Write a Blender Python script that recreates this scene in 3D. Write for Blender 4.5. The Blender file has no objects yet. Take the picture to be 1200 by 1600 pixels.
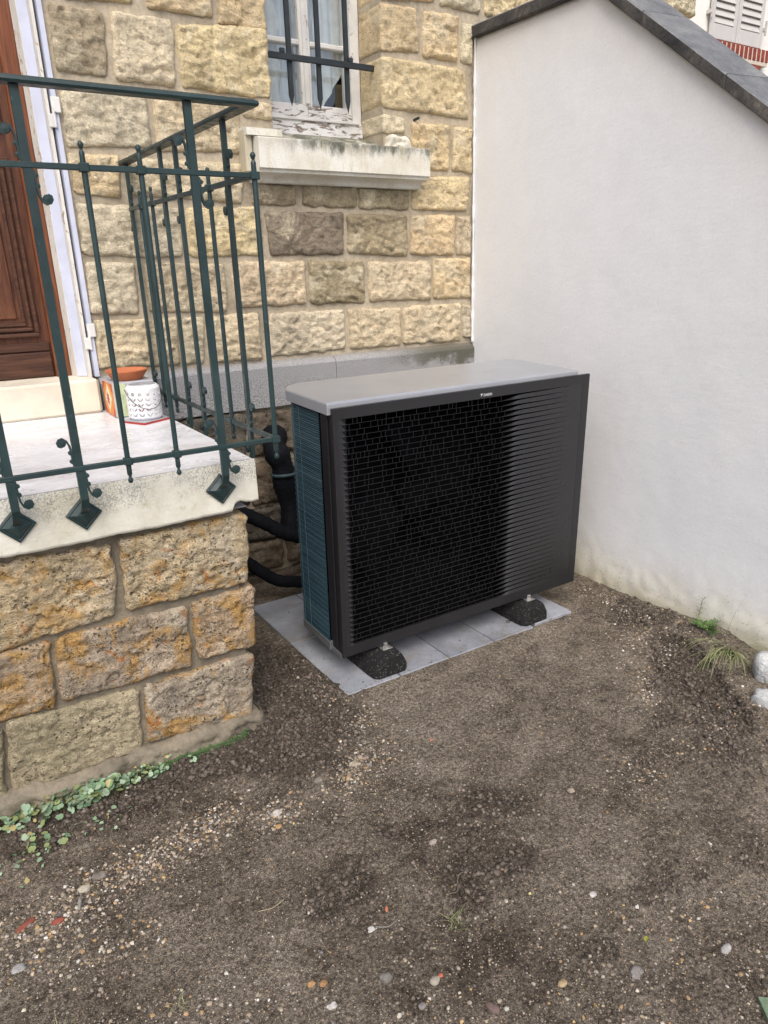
import bpy, math, random
import numpy as np
from math import sin, cos, pi, radians, sqrt, exp
from mathutils import Vector, Euler, Matrix

S = bpy.context.scene
COL = S.collection
random.seed(7)

# ------------------------------------------------------------------ camera, world, sun, exposure
cd = bpy.data.cameras.new('camera')
cam = bpy.data.objects.new('camera', cd)
COL.objects.link(cam)
cam.rotation_mode = 'XYZ'
cam.location = (-1.2113, -2.3024, 1.582)
_Rz = Matrix.Rotation(-0.5815, 4, 'Z'); _Rx = Matrix.Rotation(1.2274, 4, 'X'); _Rr = Matrix.Rotation(-0.0215, 4, 'Z')
cam.rotation_euler = (_Rz @ _Rx @ _Rr).to_euler('XYZ')
cd.sensor_fit = 'VERTICAL'
cd.sensor_height = 24.0
cd.sensor_width = 18.0
cd.lens = 1152.97 / 1600 * 24.0
cd.shift_x = -(631.46 - 600) / 1600
cd.shift_y = (826.9 - 800) / 1600
cd.clip_start = 0.05
cd.clip_end = 400
S.camera = cam

W = bpy.data.worlds.new("World"); S.world = W; W.use_nodes = True
wn = W.node_tree; wn.nodes.clear()
sky = wn.nodes.new('ShaderNodeTexSky'); sky.sky_type = 'NISHITA'; sky.sun_disc = False
SUN_EL, SUN_AZ = radians(50), radians(208)      # azimuth: compass-like angle from +Y towards +X
sky.sun_elevation = SUN_EL; sky.sun_rotation = SUN_AZ
sky.air_density = 0.7; sky.dust_density = 3.5; sky.ozone_density = 0.6
bg = wn.nodes.new('ShaderNodeBackground'); bg.inputs['Strength'].default_value = 0.13
wo = wn.nodes.new('ShaderNodeOutputWorld')
wn.links.new(sky.outputs[0], bg.inputs[0]); wn.links.new(bg.outputs[0], wo.inputs[0])
sd = bpy.data.lights.new('sun', 'SUN'); sd.energy = 1.35; sd.angle = radians(45); sd.color = (1.0, 0.985, 0.955)
sun = bpy.data.objects.new('sun', sd); COL.objects.link(sun)
sun.location = (-4, -5, 8)
_d = Vector((sin(SUN_AZ) * cos(SUN_EL), cos(SUN_AZ) * cos(SUN_EL), sin(SUN_EL)))
sun.rotation_euler = _d.to_track_quat('Z', 'Y').to_euler()

S.view_settings.view_transform = 'Standard'
S.view_settings.look = 'None'
S.view_settings.gamma = 1.0
S.view_settings.use_curve_mapping = False
S.view_settings.exposure = 0.66
S.render.engine = 'CYCLES'
S.cycles.max_bounces = 8

# ------------------------------------------------------------------ numpy noise
def _hash(ix, iy, iz, seed):
    h = (ix.astype(np.int64) * 374761393 + iy.astype(np.int64) * 668265263 + iz.astype(np.int64) * 2147483647 + seed * 1274126177) & 0xffffffff
    h = ((h ^ (h >> 13)) * 1274126177) & 0xffffffff
    h = ((h ^ (h >> 15)) * 2246822519) & 0xffffffff
    return ((h ^ (h >> 16)) & 0xffff) / 65535.0 * 2 - 1
def vnoise(P, seed=0):
    i = np.floor(P); f = P - i; u = f * f * (3 - 2 * f); i = i.astype(np.int64)
    r = 0
    for dx in (0, 1):
        for dy in (0, 1):
            for dz in (0, 1):
                w = (u[:, 0] if dx else 1 - u[:, 0]) * (u[:, 1] if dy else 1 - u[:, 1]) * (u[:, 2] if dz else 1 - u[:, 2])
                r = r + w * _hash(i[:, 0] + dx, i[:, 1] + dy, i[:, 2] + dz, seed)
    return r
def fbm(P, oct=4, seed=0, gain=.5, ridge=False):
    a = 1.0; r = 0; n = 0
    for o in range(oct):
        v = vnoise(P * (2.03 ** o) + o * 17.3, seed + o * 31)
        if ridge: v = 1 - 2 * np.abs(v)
        r = r + a * v; n += a; a *= gain
    return r / n

# ------------------------------------------------------------------ object helpers
FC = {}
def tag(o, label=None, cat=None, group=None, kind=None):
    if label: o['label'] = label
    if cat: o['category'] = cat
    if group: o['group'] = group
    if kind: o['kind'] = kind
    return o
def empty(name, loc, label=None, cat=None, group=None, kind=None):
    o = bpy.data.objects.new(name, None); COL.objects.link(o); o.location = loc
    o.empty_display_size = .1
    FC[o.name] = Vector(loc)
    return tag(o, label, cat, group, kind)
def ob(name, V, F, mat, parent=None, smooth=False, color=None, origin=None, kind=None, mats=None, midx=None):
    """one mesh object; V in the frame of the top-level thing, origin moved to the piece's own centre"""
    V = np.asarray(V, float)
    c = Vector(V.min(0) + (V.max(0) - V.min(0)) / 2) if origin is None else Vector(origin)
    me = bpy.data.meshes.new(name)
    me.from_pydata((V - np.array(c)).tolist(), [], F if isinstance(F, list) else F.tolist())
    if smooth: me.polygons.foreach_set('use_smooth', [True] * len(me.polygons))
    for m in (mats or [mat]): me.materials.append(m)
    if midx is not None: me.polygons.foreach_set('material_index', midx)
    o = bpy.data.objects.new(name, me); COL.objects.link(o)
    if parent is not None:
        o.parent = parent; o.location = c - FC[parent.name]
    else: o.location = c
    FC[o.name] = c
    if color: o.color = (*color, 1)
    if kind: o['kind'] = kind
    return o
class MB:
    """collects simple shapes into one mesh"""
    def __init__(s): s.V = []; s.F = []
    def add(s, V, F):
        n = len(s.V); s.V += [tuple(v) for v in V]; s.F += [tuple(i + n for i in f) for f in F]; return s
    def box(s, x0, x1, y0, y1, z0, z1, bev=0.0):
        if bev <= 0:
            V = [(x, y, z) for x in (x0, x1) for y in (y0, y1) for z in (z0, z1)]
            F = [(0, 1, 3, 2), (4, 6, 7, 5), (0, 4, 5, 1), (2, 3, 7, 6), (0, 2, 6, 4), (1, 5, 7, 3)]
            return s.add(V, F)
        b = min(bev, (x1 - x0) * .45, (y1 - y0) * .45, (z1 - z0) * .45)
        V = []; idx = {}
        X = (x0, x1); Y = (y0, y1); Z = (z0, z1)
        for i in (0, 1):
            for j in (0, 1):
                for k in (0, 1):
                    sx = b if i == 0 else -b; sy = b if j == 0 else -b; sz = b if k == 0 else -b
                    idx[i, j, k] = len(V)
                    V += [(X[i], Y[j] + sy, Z[k] + sz), (X[i] + sx, Y[j], Z[k] + sz), (X[i] + sx, Y[j] + sy, Z[k])]
        F = []
        for i in (0, 1): F.append([idx[i, j, k] for j, k in ((0, 0), (0, 1), (1, 1), (1, 0))])
        for j in (0, 1): F.append([idx[i, j, k] + 1 for i, k in ((0, 0), (0, 1), (1, 1), (1, 0))])
        for k in (0, 1): F.append([idx[i, j, k] + 2 for i, j in ((0, 0), (0, 1), (1, 1), (1, 0))])
        for i in (0, 1):
            for j in (0, 1): F.append([idx[i, j, 0], idx[i, j, 1], idx[i, j, 1] + 1, idx[i, j, 0] + 1])
            for k in (0, 1): F.append([idx[i, 0, k], idx[i, 1, k], idx[i, 1, k] + 2, idx[i, 0, k] + 2])
        for j in (0, 1):
            for k in (0, 1): F.append([idx[0, j, k] + 1, idx[1, j, k] + 1, idx[1, j, k] + 2, idx[0, j, k] + 2])
        for q in idx.values(): F.append([q, q + 1, q + 2])
        return s.add(V, F)
    def tube(s, pts, r, n=8, flat=None, cap=True):
        """round (or flattened) tube along points; r a number or list"""
        P = [Vector(p) for p in pts]; R = r if hasattr(r, '__len__') else [r] * len(P)
        V = []; F = []; up = None
        for i, p in enumerate(P):
            d = (P[min(i + 1, len(P) - 1)] - P[max(i - 1, 0)]).normalized()
            if up is None:
                up = Vector((0, 0, 1)) if abs(d.z) < .9 else Vector((0, 1, 0))
            a = d.cross(up).normalized(); b = a.cross(d).normalized(); up = b
            for k in range(n):
                t = 2 * pi * k / n
                V.append(p + a * (cos(t) * R[i]) + b * (sin(t) * R[i]))
        for i in range(len(P) - 1):
            for k in range(n):
                k2 = (k + 1) % n
                F.append((i * n + k, i * n + k2, (i + 1) * n + k2, (i + 1) * n + k))
        if cap:
            F.append(tuple(range(n))[::-1]); F.append(tuple((len(P) - 1) * n + k for k in range(n)))
        return s.add(V, F)
    def lathe(s, prof, c, n=24, axis='z'):
        """prof list of (r, h)"""
        V = []; F = []
        for r, h in prof:
            for k in range(n):
                t = 2 * pi * k / n; a, b = r * cos(t), r * sin(t)
                V.append((c[0] + a, c[1] + b, c[2] + h) if axis == 'z' else (c[0] + a, c[1] + h, c[2] + b) if axis == 'y' else (c[0] + h, c[1] + a, c[2] + b))
        for i in range(len(prof) - 1):
            for k in range(n):
                k2 = (k + 1) % n
                F.append((i * n + k, i * n + k2, (i + 1) * n + k2, (i + 1) * n + k))
        return s.add(V, F)
    def prism(s, poly, a, b, axis='x'):
        """poly = 2D points in the other two axes, extruded from a to b"""
        n = len(poly)
        f = {'x': lambda t, p: (t, p[0], p[1]), 'y': lambda t, p: (p[0], t, p[1]), 'z': lambda t, p: (p[0], p[1], t)}[axis]
        V = [f(a, p) for p in poly] + [f(b, p) for p in poly]
        F = [tuple(range(n))[::-1], tuple(range(n, 2 * n))] + [(i, (i + 1) % n, (i + 1) % n + n, i + n) for i in range(n)]
        return s.add(V, F)
    def build(s, name, mat, parent=None, **k): return ob(name, s.V, s.F, mat, parent, **k)
def dup(o, loc=None, parent=None):
    c = o.copy(); COL.objects.link(c)
    if parent is not None: c.parent = parent
    if loc is not None: c.location = loc
    FC[c.name] = Vector(loc) if loc is not None else FC.get(o.name, Vector())
    return c

# ------------------------------------------------------------------ material helper
class Mat:
    def __init__(s, name, rough=.8, spec=.3):
        s.m = bpy.data.materials.new(name); s.m.use_nodes = True
        s.t = s.m.node_tree; s.t.nodes.clear()
        s.out = s.t.nodes.new('ShaderNodeOutputMaterial')
        s.b = s.t.nodes.new('ShaderNodeBsdfPrincipled')
        s.t.links.new(s.b.outputs[0], s.out.inputs[0])
        s.set('Roughness', rough); s.set('Specular IOR Level', spec)
        s._co = None
    def n(s, typ, **k):
        x = s.t.nodes.new(typ)
        for a, b in k.items(): setattr(x, a, b)
        return x
    def l(s, a, b): s.t.links.new(a, b)
    def put(s, inp, v):
        if isinstance(v, bpy.types.NodeSocket): s.l(v, inp)
        elif isinstance(v, (tuple, list)) and len(v) == 3 and inp.type == 'RGBA': inp.default_value = (*v, 1)
        else: inp.default_value = v
    def set(s, k, v): s.put(s.b.inputs[k], v)
    def info(s):
        if not hasattr(s, '_oi'): s._oi = s.n('ShaderNodeObjectInfo')
        return s._oi
    def co(s, rand=True, kind='Object'):
        """object coordinates, shifted by a random amount per object so alike pieces differ"""
        if s._co is None:
            tc = s.n('ShaderNodeTexCoord')
            if rand:
                m = s.math('MULTIPLY', s.info().outputs['Random'], 37.0)
                v = s.n('ShaderNodeVectorMath', operation='ADD'); s.l(tc.outputs[kind], v.inputs[0]); s.l(m, v.inputs[1]); s._co = v.outputs[0]
            else: s._co = tc.outputs[kind]
        return s._co
    def math(s, op, a, b=0.0, clamp=False):
        x = s.n('ShaderNodeMath', operation=op, use_clamp=clamp); s.put(x.inputs[0], a); s.put(x.inputs[1], b); return x.outputs[0]
    def noise(s, scale, detail=4, rough=.6, dist=0, vec=None, color=False):
        x = s.n('ShaderNodeTexNoise'); s.l(vec or s.co(), x.inputs['Vector'])
        x.inputs['Scale'].default_value = scale; x.inputs['Detail'].default_value = detail
        x.inputs['Roughness'].default_value = rough; x.inputs['Distortion'].default_value = dist
        return x.outputs['Color' if color else 'Fac']
    def vor(s, scale, out='Distance', feature='F1', vec=None, rnd=1.0):
        x = s.n('ShaderNodeTexVoronoi', feature=feature); s.l(vec or s.co(), x.inputs['Vector']); x.inputs['Scale'].default_value = scale
        x.inputs['Randomness'].default_value = rnd
        return x.outputs[out]
    def stretch(s, sc, vec=None):
        x = s.n('ShaderNodeMapping'); s.l(vec or s.co(), x.inputs['Vector']); x.inputs['Scale'].default_value = sc; return x.outputs[0]
    def sep(s, vec=None):
        x = s.n('ShaderNodeSeparateXYZ'); s.l(vec or s.co(), x.inputs[0]); return x.outputs
    def step(s, v, a, b, lo=0.0, hi=1.0):
        x = s.n('ShaderNodeMapRange'); x.interpolation_type = 'SMOOTHSTEP'; s.put(x.inputs[0], v)
        x.inputs[1].default_value = a; x.inputs[2].default_value = b; x.inputs[3].default_value = lo; x.inputs[4].default_value = hi
        return x.outputs[0]
    def ramp(s, v, stops):
        x = s.n('ShaderNodeValToRGB'); s.put(x.inputs[0], v); e = x.color_ramp.elements
        while len(e) > 1: e.remove(e[-1])
        e[0].position = stops[0][0]; e[0].color = (*stops[0][1], 1)
        for p, c in stops[1:]: q = e.new(p); q.color = (*c, 1)
        return x.outputs[0]
    def mix(s, f, a, b, mode='MIX'):
        x = s.n('ShaderNodeMix', data_type='RGBA', blend_type=mode); s.put(x.inputs[0], f); s.put(x.inputs[6], a); s.put(x.inputs[7], b); return x.outputs[2]
    def gain(s, col, v):
        """multiply a colour by a scalar socket"""
        x = s.n('ShaderNodeVectorMath', operation='SCALE'); s.put(x.inputs[0], col) if isinstance(col, bpy.types.NodeSocket) else setattr(x.inputs[0], 'default_value', col)
        s.put(x.inputs[3], v); return x.outputs[0]
    def bump(s, h, strength=.5, dist=.01):
        x = s.n('ShaderNodeBump'); s.l(h, x.inputs['Height']); x.inputs['Strength'].default_value = strength; x.inputs['Distance'].default_value = dist
        if getattr(s, '_bp', None) is not None: s.l(s._bp, x.inputs['Normal'])
        s._bp = x.outputs[0]; s.set('Normal', s._bp); return s

def stone_mat(name, soot=(.25, .215, .165), soot_amt=.5, pale=(.74, .655, .47), grain=1.0, pits=0.0, rust=None, moss=None):
    m = Mat(name, rough=.92, spec=.15)
    base = m.info().outputs['Color']
    a = m.noise(5.5, 5, .62); b = m.noise(28, 6, .7, .4); c = m.noise(160, 4, .7)
    col = m.gain(base, m.step(a, .3, .72, .80, 1.16))
    col = m.mix(m.step(m.noise(7.3, 4, .6, .6), .50, .66, 0, .65), col, pale)
    strat = m.noise(30, 7, .74, 1.8, vec=m.stretch((.6, .6, 1.7)))
    col = m.gain(col, m.step(b, .25, .75, .80, 1.16)); col = m.gain(col, m.step(strat, .36, .50, .72, 1.04))
    if rust:
        col = m.mix(m.step(m.noise(9.1, 5, .6, .8), .49, .62, 0, .85), col, rust[0])
        if len(rust) > 1: col = m.mix(m.step(m.noise(13.7, 5, .6, .8), .60, .68, 0, .8), col, rust[1])
    col = m.mix(m.step(m.noise(6.1, 6, .68, .5), .57, .70, 0, soot_amt), col, soot)
    if moss: col = m.mix(m.step(m.noise(4.1, 6, .68, .5), .50, .70, 0, moss[1]), col, moss[0])
    col = m.gain(col, m.step(c, .25, .75, 1 - .28 * grain, 1 + .25 * grain))
    h = m.math('ADD', m.math('ADD', m.math('MULTIPLY', b, .4), m.math('MULTIPLY', strat, .7)), m.math('MULTIPLY', m.noise(90, 6, .8, .6), .5))
    if pits:
        v = m.vor(62); pm = m.math('MULTIPLY', m.step(v, .16, .34, 1, 0), m.step(m.noise(14, 3, .6), .50, .62))
        v2 = m.vor(150); pm = m.math('MAXIMUM', pm, m.math('MULTIPLY', m.step(v2, .18, .36, .8, 0), m.step(m.noise(22, 3, .6), .45, .6)))
        h = m.math('SUBTRACT', h, m.math('MULTIPLY', pm, pits))
        col = m.gain(col, m.step(pm, 0, 1, 1, .5))
    m.set('Base Color', col)
    m.bump(h, 1.0, .014)
    return m.m
def plain(name, col, rough=.6, spec=.3, metal=0, nscale=20, namt=.12, bump=0.0, bscale=120, bdist=.002):
    m = Mat(name, rough, spec); a = m.noise(nscale, 5, .6)
    m.set('Base Color', m.gain(tuple(col), m.step(a, .25, .75, 1 - namt, 1 + namt)))
    m.set('Metallic', metal)
    m.set('Roughness', m.step(m.noise(nscale * 2, 4, .6), .2, .8, max(rough - .08, .02), min(rough + .1, 1)))
    if bump: m.bump(m.noise(bscale, 5, .65), bump, bdist)
    return m.m

M = {}
M['stone'] = stone_mat('limestone')
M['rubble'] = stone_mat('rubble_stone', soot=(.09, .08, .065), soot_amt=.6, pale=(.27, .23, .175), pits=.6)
M['stoop_stone'] = stone_mat('millstone', soot=(.22, .20, .17), soot_amt=.6, pale=(.62, .54, .41), pits=1.0, rust=((.50, .30, .10), (.46, .19, .055)))
M['stoop_mossy'] = stone_mat('mossy_stone', soot=(.20, .18, .13), soot_amt=.4, pale=(.52, .49, .33), pits=.5, moss=((.37, .345, .20), .4))
# mortar
m = Mat('mortar', .95, .1)
a = m.noise(4, 5, .6); b = m.noise(60, 5, .7)
col = m.ramp(a, [(.3, (.32, .275, .205)), (.5, (.43, .37, .275)), (.72, (.53, .455, .335))])
m.set('Base Color', m.gain(col, m.step(b, .3, .7, .84, 1.14))); m.bump(m.noise(35, 6, .7), .5, .012); m.bump(m.noise(220, 4, .7), .4, .003); M['mortar'] = m.m
m = Mat('grey_mortar', .95, .1)
a = m.noise(5, 5, .6); b = m.noise(60, 5, .7)
col = m.ramp(a, [(.3, (.15, .13, .10)), (.5, (.225, .195, .145)), (.72, (.31, .265, .195))])
m.set('Base Color', m.gain(col, m.step(b, .3, .7, .84, 1.14))); m.bump(m.noise(35, 6, .7), .6, .012); m.bump(m.noise(220, 4, .7), .4, .003); M['grey_mortar'] = m.m
# granite plinth
m = Mat('granite', .8, .3); o_ = m.sep()
sp = m.ramp(m.noise(330, 2, .6), [(.36, (.11, .11, .115)), (.47, (.27, .27, .27)), (.56, (.38, .375, .37)), (.68, (.52, .51, .50))])
tcg = m.n('ShaderNodeNewGeometry'); gx = m.n('ShaderNodeSeparateXYZ'); m.l(tcg.outputs['Position'], gx.inputs[0])
dirt = m.math('MULTIPLY', m.step(gx.outputs[0], .85, 1.35), m.step(m.math('ADD', m.noise(9, 5, .7), m.math('MULTIPLY', m.math('SUBTRACT', gx.outputs[2], 1.04), 2.2)), .45, .66))
mm = m.mix(m.math('MULTIPLY', dirt, .85), sp, (.075, .072, .045))
top = m.step(gx.outputs[2], 1.128, 1.15)
mm = m.mix(m.math('MULTIPLY', top, .5), mm, (.24, .21, .17))
m.set('Base Color', mm); m.bump(m.noise(300, 3, .6), .35, .002); M['granite'] = m.m
# white stucco wall
m = Mat('white_render', .9, .2)
tcg = m.n('ShaderNodeNewGeometry'); gx = m.n('ShaderNodeSeparateXYZ'); m.l(tcg.outputs['Position'], gx.inputs[0])
wv = tcg.outputs['Position']
base = m.ramp(m.noise(2.2, 5, .6, vec=wv), [(.3, (.785, .795, .80)), (.5, (.805, .815, .82)), (.7, (.825, .83, .83))])
low = m.step(m.math('ADD', gx.outputs[2], m.math('MULTIPLY', m.noise(7, 5, .7, vec=wv), .25)), .12, .46, 1, 0)
base = m.mix(m.math('MULTIPLY', low, .75), base, (.66, .62, .47))
low2 = m.step(m.math('ADD', gx.outputs[2], m.math('MULTIPLY', m.noise(14, 5, .7, vec=wv), .12)), .05, .16, 1, 0)
base = m.mix(m.math('MULTIPLY', low2, .6), base, (.42, .37, .24))
# warm run-off stain below the coping
topz = m.math('MINIMUM', 2.70, m.math('ADD', 2.43, m.math('MULTIPLY', gx.outputs[1], .721)))
under = m.math('SUBTRACT', topz, gx.outputs[2])
st = m.step(m.math('ADD', under, m.math('MULTIPLY', m.noise(6, 5, .7, vec=wv), .35)), .10, .55, 1, 0)
base = m.mix(m.math('MULTIPLY', st, .5), base, (.76, .70, .61))
spk = m.math('MULTIPLY', m.step(m.vor(9, vec=wv), .028, .05, 1, 0), m.step(m.noise(3.1, 2, .5, vec=wv), .48, .56))
base = m.mix(m.math('MULTIPLY', spk, m.step(gx.outputs[2], .3, 1.3, .75, .05)), base, (.13, .12, .11))
base = m.gain(base, m.step(m.noise(5, 7, .75, 1.2, vec=m.stretch((1, 1.2, .8), wv)), .35, .65, .985, 1.012))
splash = m.math('MULTIPLY', m.step(m.vor(48, vec=wv), .10, .22, 1, 0), m.step(m.math('ADD', gx.outputs[2], m.math('MULTIPLY', m.noise(6, 4, .7, vec=wv), .3)), .18, .40, .75, 0))
base = m.mix(splash, base, (.30, .25, .18))
crk = m.vor(2.3, 'Distance', 'DISTANCE_TO_EDGE', vec=m.stretch((1, 1, .6), wv))
base = m.mix(m.math('MULTIPLY', m.step(crk, .0, .004, .08, 0), m.step(m.noise(2.4, 3, .6, vec=wv), .52, .58)), base, (.45, .43, .40))
base = m.gain(base, m.step(m.noise(90, 4, .7, vec=wv), .3, .7, .965, 1.03))
m.set('Base Color', base); m.bump(m.noise(14, 5, .7, vec=wv), .10, .010); m.bump(m.noise(150, 4, .7, vec=wv), .25, .002)
m.bump(m.noise(40, 3, .6, vec=m.stretch((1, .35, 1), wv)), .18, .004); M['white_render'] = m.m
# slate coping
m = Mat('coping_stone', .75, .3)
c_ = m.ramp(m.noise(6, 6, .65, .4), [(.3, (.10, .105, .108)), (.5, (.165, .17, .172)), (.7, (.25, .245, .235))])
st2 = m.noise(9, 5, .7, vec=m.stretch((3, .7, 3)))
m.set('Base Color', m.gain(m.mix(m.step(st2, .52, .7, 0, .5), c_, (.27, .275, .275)), m.step(m.noise(120, 4, .7), .3, .7, .85, 1.15)))
m.bump(m.noise(50, 5, .7), .4, .004); M['coping'] = m.m
m = Mat('coping_edge', .9, .2)
c_ = m.ramp(m.noise(7, 6, .68, .5), [(.3, (.035, .035, .036)), (.5, (.075, .072, .068)), (.66, (.14, .125, .11)), (.8, (.22, .20, .17))])
m.set('Base Color', m.gain(c_, m.step(m.noise(120, 4, .7), .3, .7, .75, 1.25))); m.bump(m.noise(60, 5, .7), .5, .005); M['coping_edge'] = m.m
# slab of the stoop: top and weathered edge
m = Mat('slab_top', .42, .45)
c_ = m.ramp(m.noise(3.2, 6, .62, 1.2, vec=m.stretch((1, 1.8, 1))), [(.3, (.60, .59, .58)), (.45, (.74, .74, .75)), (.6, (.82, .83, .85)), (.75, (.76, .75, .72))])
c_ = m.mix(m.step(m.noise(6, 5, .6), .56, .7, 0, .4), c_, (.56, .51, .44))
m.set('Base Color', m.gain(c_, m.step(m.noise(40, 5, .6), .3, .7, .93, 1.06))); m.set('Roughness', m.step(m.noise(5, 4, .6), .3, .7, .2, .4)); m.bump(m.noise(30, 4, .6), .08, .003); M['slab_top'] = m.m
m = Mat('slab_edge', .9, .2)
c_ = m.ramp(m.noise(5, 6, .65), [(.3, (.56, .53, .42)), (.5, (.70, .68, .58)), (.7, (.78, .765, .68))])
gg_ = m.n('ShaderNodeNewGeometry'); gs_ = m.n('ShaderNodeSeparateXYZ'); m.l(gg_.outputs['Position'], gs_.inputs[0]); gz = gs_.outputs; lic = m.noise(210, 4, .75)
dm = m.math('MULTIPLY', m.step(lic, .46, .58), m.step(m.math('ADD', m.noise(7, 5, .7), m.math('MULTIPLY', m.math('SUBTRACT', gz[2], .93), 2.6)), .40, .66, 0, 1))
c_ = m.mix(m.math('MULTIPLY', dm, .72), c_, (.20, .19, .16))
c_ = m.mix(m.step(m.noise(11, 5, .6), .60, .70, 0, .4), c_, (.34, .36, .14))
c_ = m.mix(m.step(m.noise(26, 5, .8, 2, vec=m.stretch((3, 1, .4))), .64, .70, 0, .7), c_, (.10, .095, .07))
m.set('Base Color', c_); m.bump(m.noise(45, 6, .7), .5, .006); M['slab_edge'] = m.m
# sill
m = Mat('sill_stone', .85, .25)
tcg = m.n('ShaderNodeNewGeometry'); gx = m.n('ShaderNodeSeparateXYZ'); m.l(tcg.outputs['Position'], gx.inputs[0]); wv = tcg.outputs['Position']
c_ = m.ramp(m.noise(6, 5, .6, vec=wv), [(.3, (.60, .56, .46)), (.55, (.70, .68, .60)), (.75, (.74, .73, .67))])
run = m.noise(9, 7, .8, vec=m.stretch((1.5, 1, .55), wv))
hz = m.step(gx.outputs[2], 2.03, 2.128)
dk = m.math('MULTIPLY', m.step(m.math('ADD', run, m.math('MULTIPLY', hz, .34)), .60, .92), m.step(gx.outputs[0], .30, .60, .15, 1))
c_ = m.mix(m.math('MULTIPLY', dk, .95), c_, (.085, .09, .065))
yl = m.math('MULTIPLY', m.step(m.noise(20, 5, .7, vec=m.stretch((1, 1, .3), wv)), .5, .7), .5)
c_ = m.mix(yl, c_, (.50, .44, .28))
m.set('Base Color', m.gain(c_, m.step(m.noise(140, 3, .7, vec=wv), .3, .7, .9, 1.08))); m.bump(m.noise(60, 5, .7, vec=wv), .3, .003); M['sill'] = m.m
M['cream'] = plain('cream_paint', (.47, .43, .32), .7, .3, nscale=8, namt=.1, bump=.2)
M['step'] = plain('limestone_step', (.68, .62, .50), .7, .3, nscale=5, namt=.16, bump=.3, bscale=50)
M['white_blob'] = plain('white_mortar', (.66, .62, .52), .95, .1, nscale=14, namt=.14, bump=.6, bscale=60, bdist=.006)
# flaking white paint over wood
def flaky(name, col, wood, amt, sc=(1, 1, 1)):
    m = Mat(name, .55, .35)
    v = m.stretch(sc); a = m.noise(30, 6, .72, .8, vec=v)
    k = m.step(a, .60 - amt, .64 - amt)
    m.set('Base Color', m.mix(k, m.gain(col, m.step(m.noise(9, 4, .6), .3, .7, .9, 1.05)), m.gain(wood, m.step(m.noise(80, 4, .6, vec=v), .3, .7, .6, 1.4))))
    m.bump(m.math('SUBTRACT', 1.0, k), .4, .002); return m.m
M['paint'] = flaky('old_white_paint', (.70, .69, .66), (.26, .21, .16), -.02)
M['paint_flaked'] = flaky('flaked_white_paint', (.73, .72, .70), (.22, .18, .15), .085, (.4, 1, 1.6))
M['paint_blue'] = flaky('cool_white_paint', (.52, .55, .655), (.35, .27, .20), -.10)
M['paint_chipped'] = flaky('chipped_white_paint', (.66, .64, .58), (.42, .31, .20), .03, (1, 1, .5))
# wood door
m = Mat('door_wood', .5, .35)
g = m.noise(13, 6, .65, 1.0, vec=m.stretch((5, 5, .35)))
c_ = m.ramp(g, [(.28, (.036, .013, .008)), (.48, (.095, .034, .016)), (.7, (.17, .066, .030))])
m.set('Base Color', c_); m.bump(m.noise(60, 4, .7, vec=m.stretch((6, 6, .3))), .25, .002); M['wood'] = m.m
m = Mat('door_wood_across', .5, .35)
g = m.noise(13, 6, .65, 1.0, vec=m.stretch((.35, 5, 5)))
c_ = m.ramp(g, [(.28, (.026, .012, .008)), (.48, (.068, .028, .016)), (.7, (.12, .055, .031))])
m.set('Base Color', c_); m.bump(m.noise(60, 4, .7, vec=m.stretch((.3, 6, 6))), .25, .002); M['wood_h'] = m.m
m = Mat('red_wood', .45, .35)
g = m.noise(13, 6, .65, .8, vec=m.stretch((5, 5, .3)))
c_ = m.ramp(g, [(.28, (.085, .026, .012)), (.5, (.16, .052, .021)), (.7, (.24, .085, .035))])
m.set('Base Color', c_); M['redwood'] = m.m
# green iron
m = Mat('green_iron', .42, .45)
c_ = m.ramp(m.noise(7, 5, .6), [(.3, (.014, .030, .031)), (.6, (.022, .046, .047)), (.78, (.036, .064, .064))])
c_ = m.mix(m.step(m.noise(55, 5, .7), .63, .72, 0, .5), c_, (.12, .15, .15))
c_ = m.mix(m.step(m.noise(38, 6, .8), .68, .73, 0, .7), c_, (.13, .07, .035))
m.set('Base Color', c_); m.set('Roughness', m.step(m.noise(25, 4, .6), .3, .7, .32, .6)); m.bump(m.noise(70, 4, .6), .25, .002); M['iron'] = m.m
M['darkiron'] = plain('dark_iron', (.022, .028, .031), .5, .4, nscale=15, namt=.25, bump=.2)
# heat pump
M['grille'] = plain('black_plastic', (.0195, .0195, .021), .38, .42, nscale=6, namt=.06)
M['slat'] = plain('slat_plastic', (.0205, .0205, .022), .32, .5, nscale=6, namt=.05)
M['mesh_bar'] = plain('grid_plastic', (.020, .020, .021), .5, .4, nscale=6, namt=.05)
M['inner'] = plain('inner_black', (.005, .005, .0055), .9, .05)
M['casing'] = plain('dark_casing', (.016, .016, .019), .42, .4, nscale=5, namt=.08)
M['fan'] = plain('fan_plastic', (.004, .004, .0045), .9, .03)
M['fan_lit'] = plain('fan_blade_plastic', (.008, .008, .009), .35, .25)
m = Mat('cover_silver', .30, .5)
m.set('Base Color', m.gain((.36, .375, .40), m.step(m.noise(4, 4, .6), .3, .7, .94, 1.05))); m.set('Metallic', .25)
m.set('Roughness', .30); M['cover'] = m.m
m = Mat('coil_fins', .5, .4); z = m.sep()
c_ = m.ramp(m.noise(3, 5, .7, vec=m.stretch((.4, .4, 14))), [(.3, (.024, .054, .074)), (.5, (.038, .082, .106)), (.7, (.075, .130, .155))])
m.set('Base Color', c_); m.set('Metallic', .3); M['coil'] = m.m
M['wire'] = plain('guard_wire', (.06, .13, .165), .4, .5)
M['tray'] = plain('grey_tray', (.17, .18, .185), .45, .4, metal=.4)
m = Mat('rubber_crumb', .85, .3)
v = m.vor(230, 'Color'); vv = m.n('ShaderNodeSeparateColor'); m.l(v, vv.inputs[0])
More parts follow.
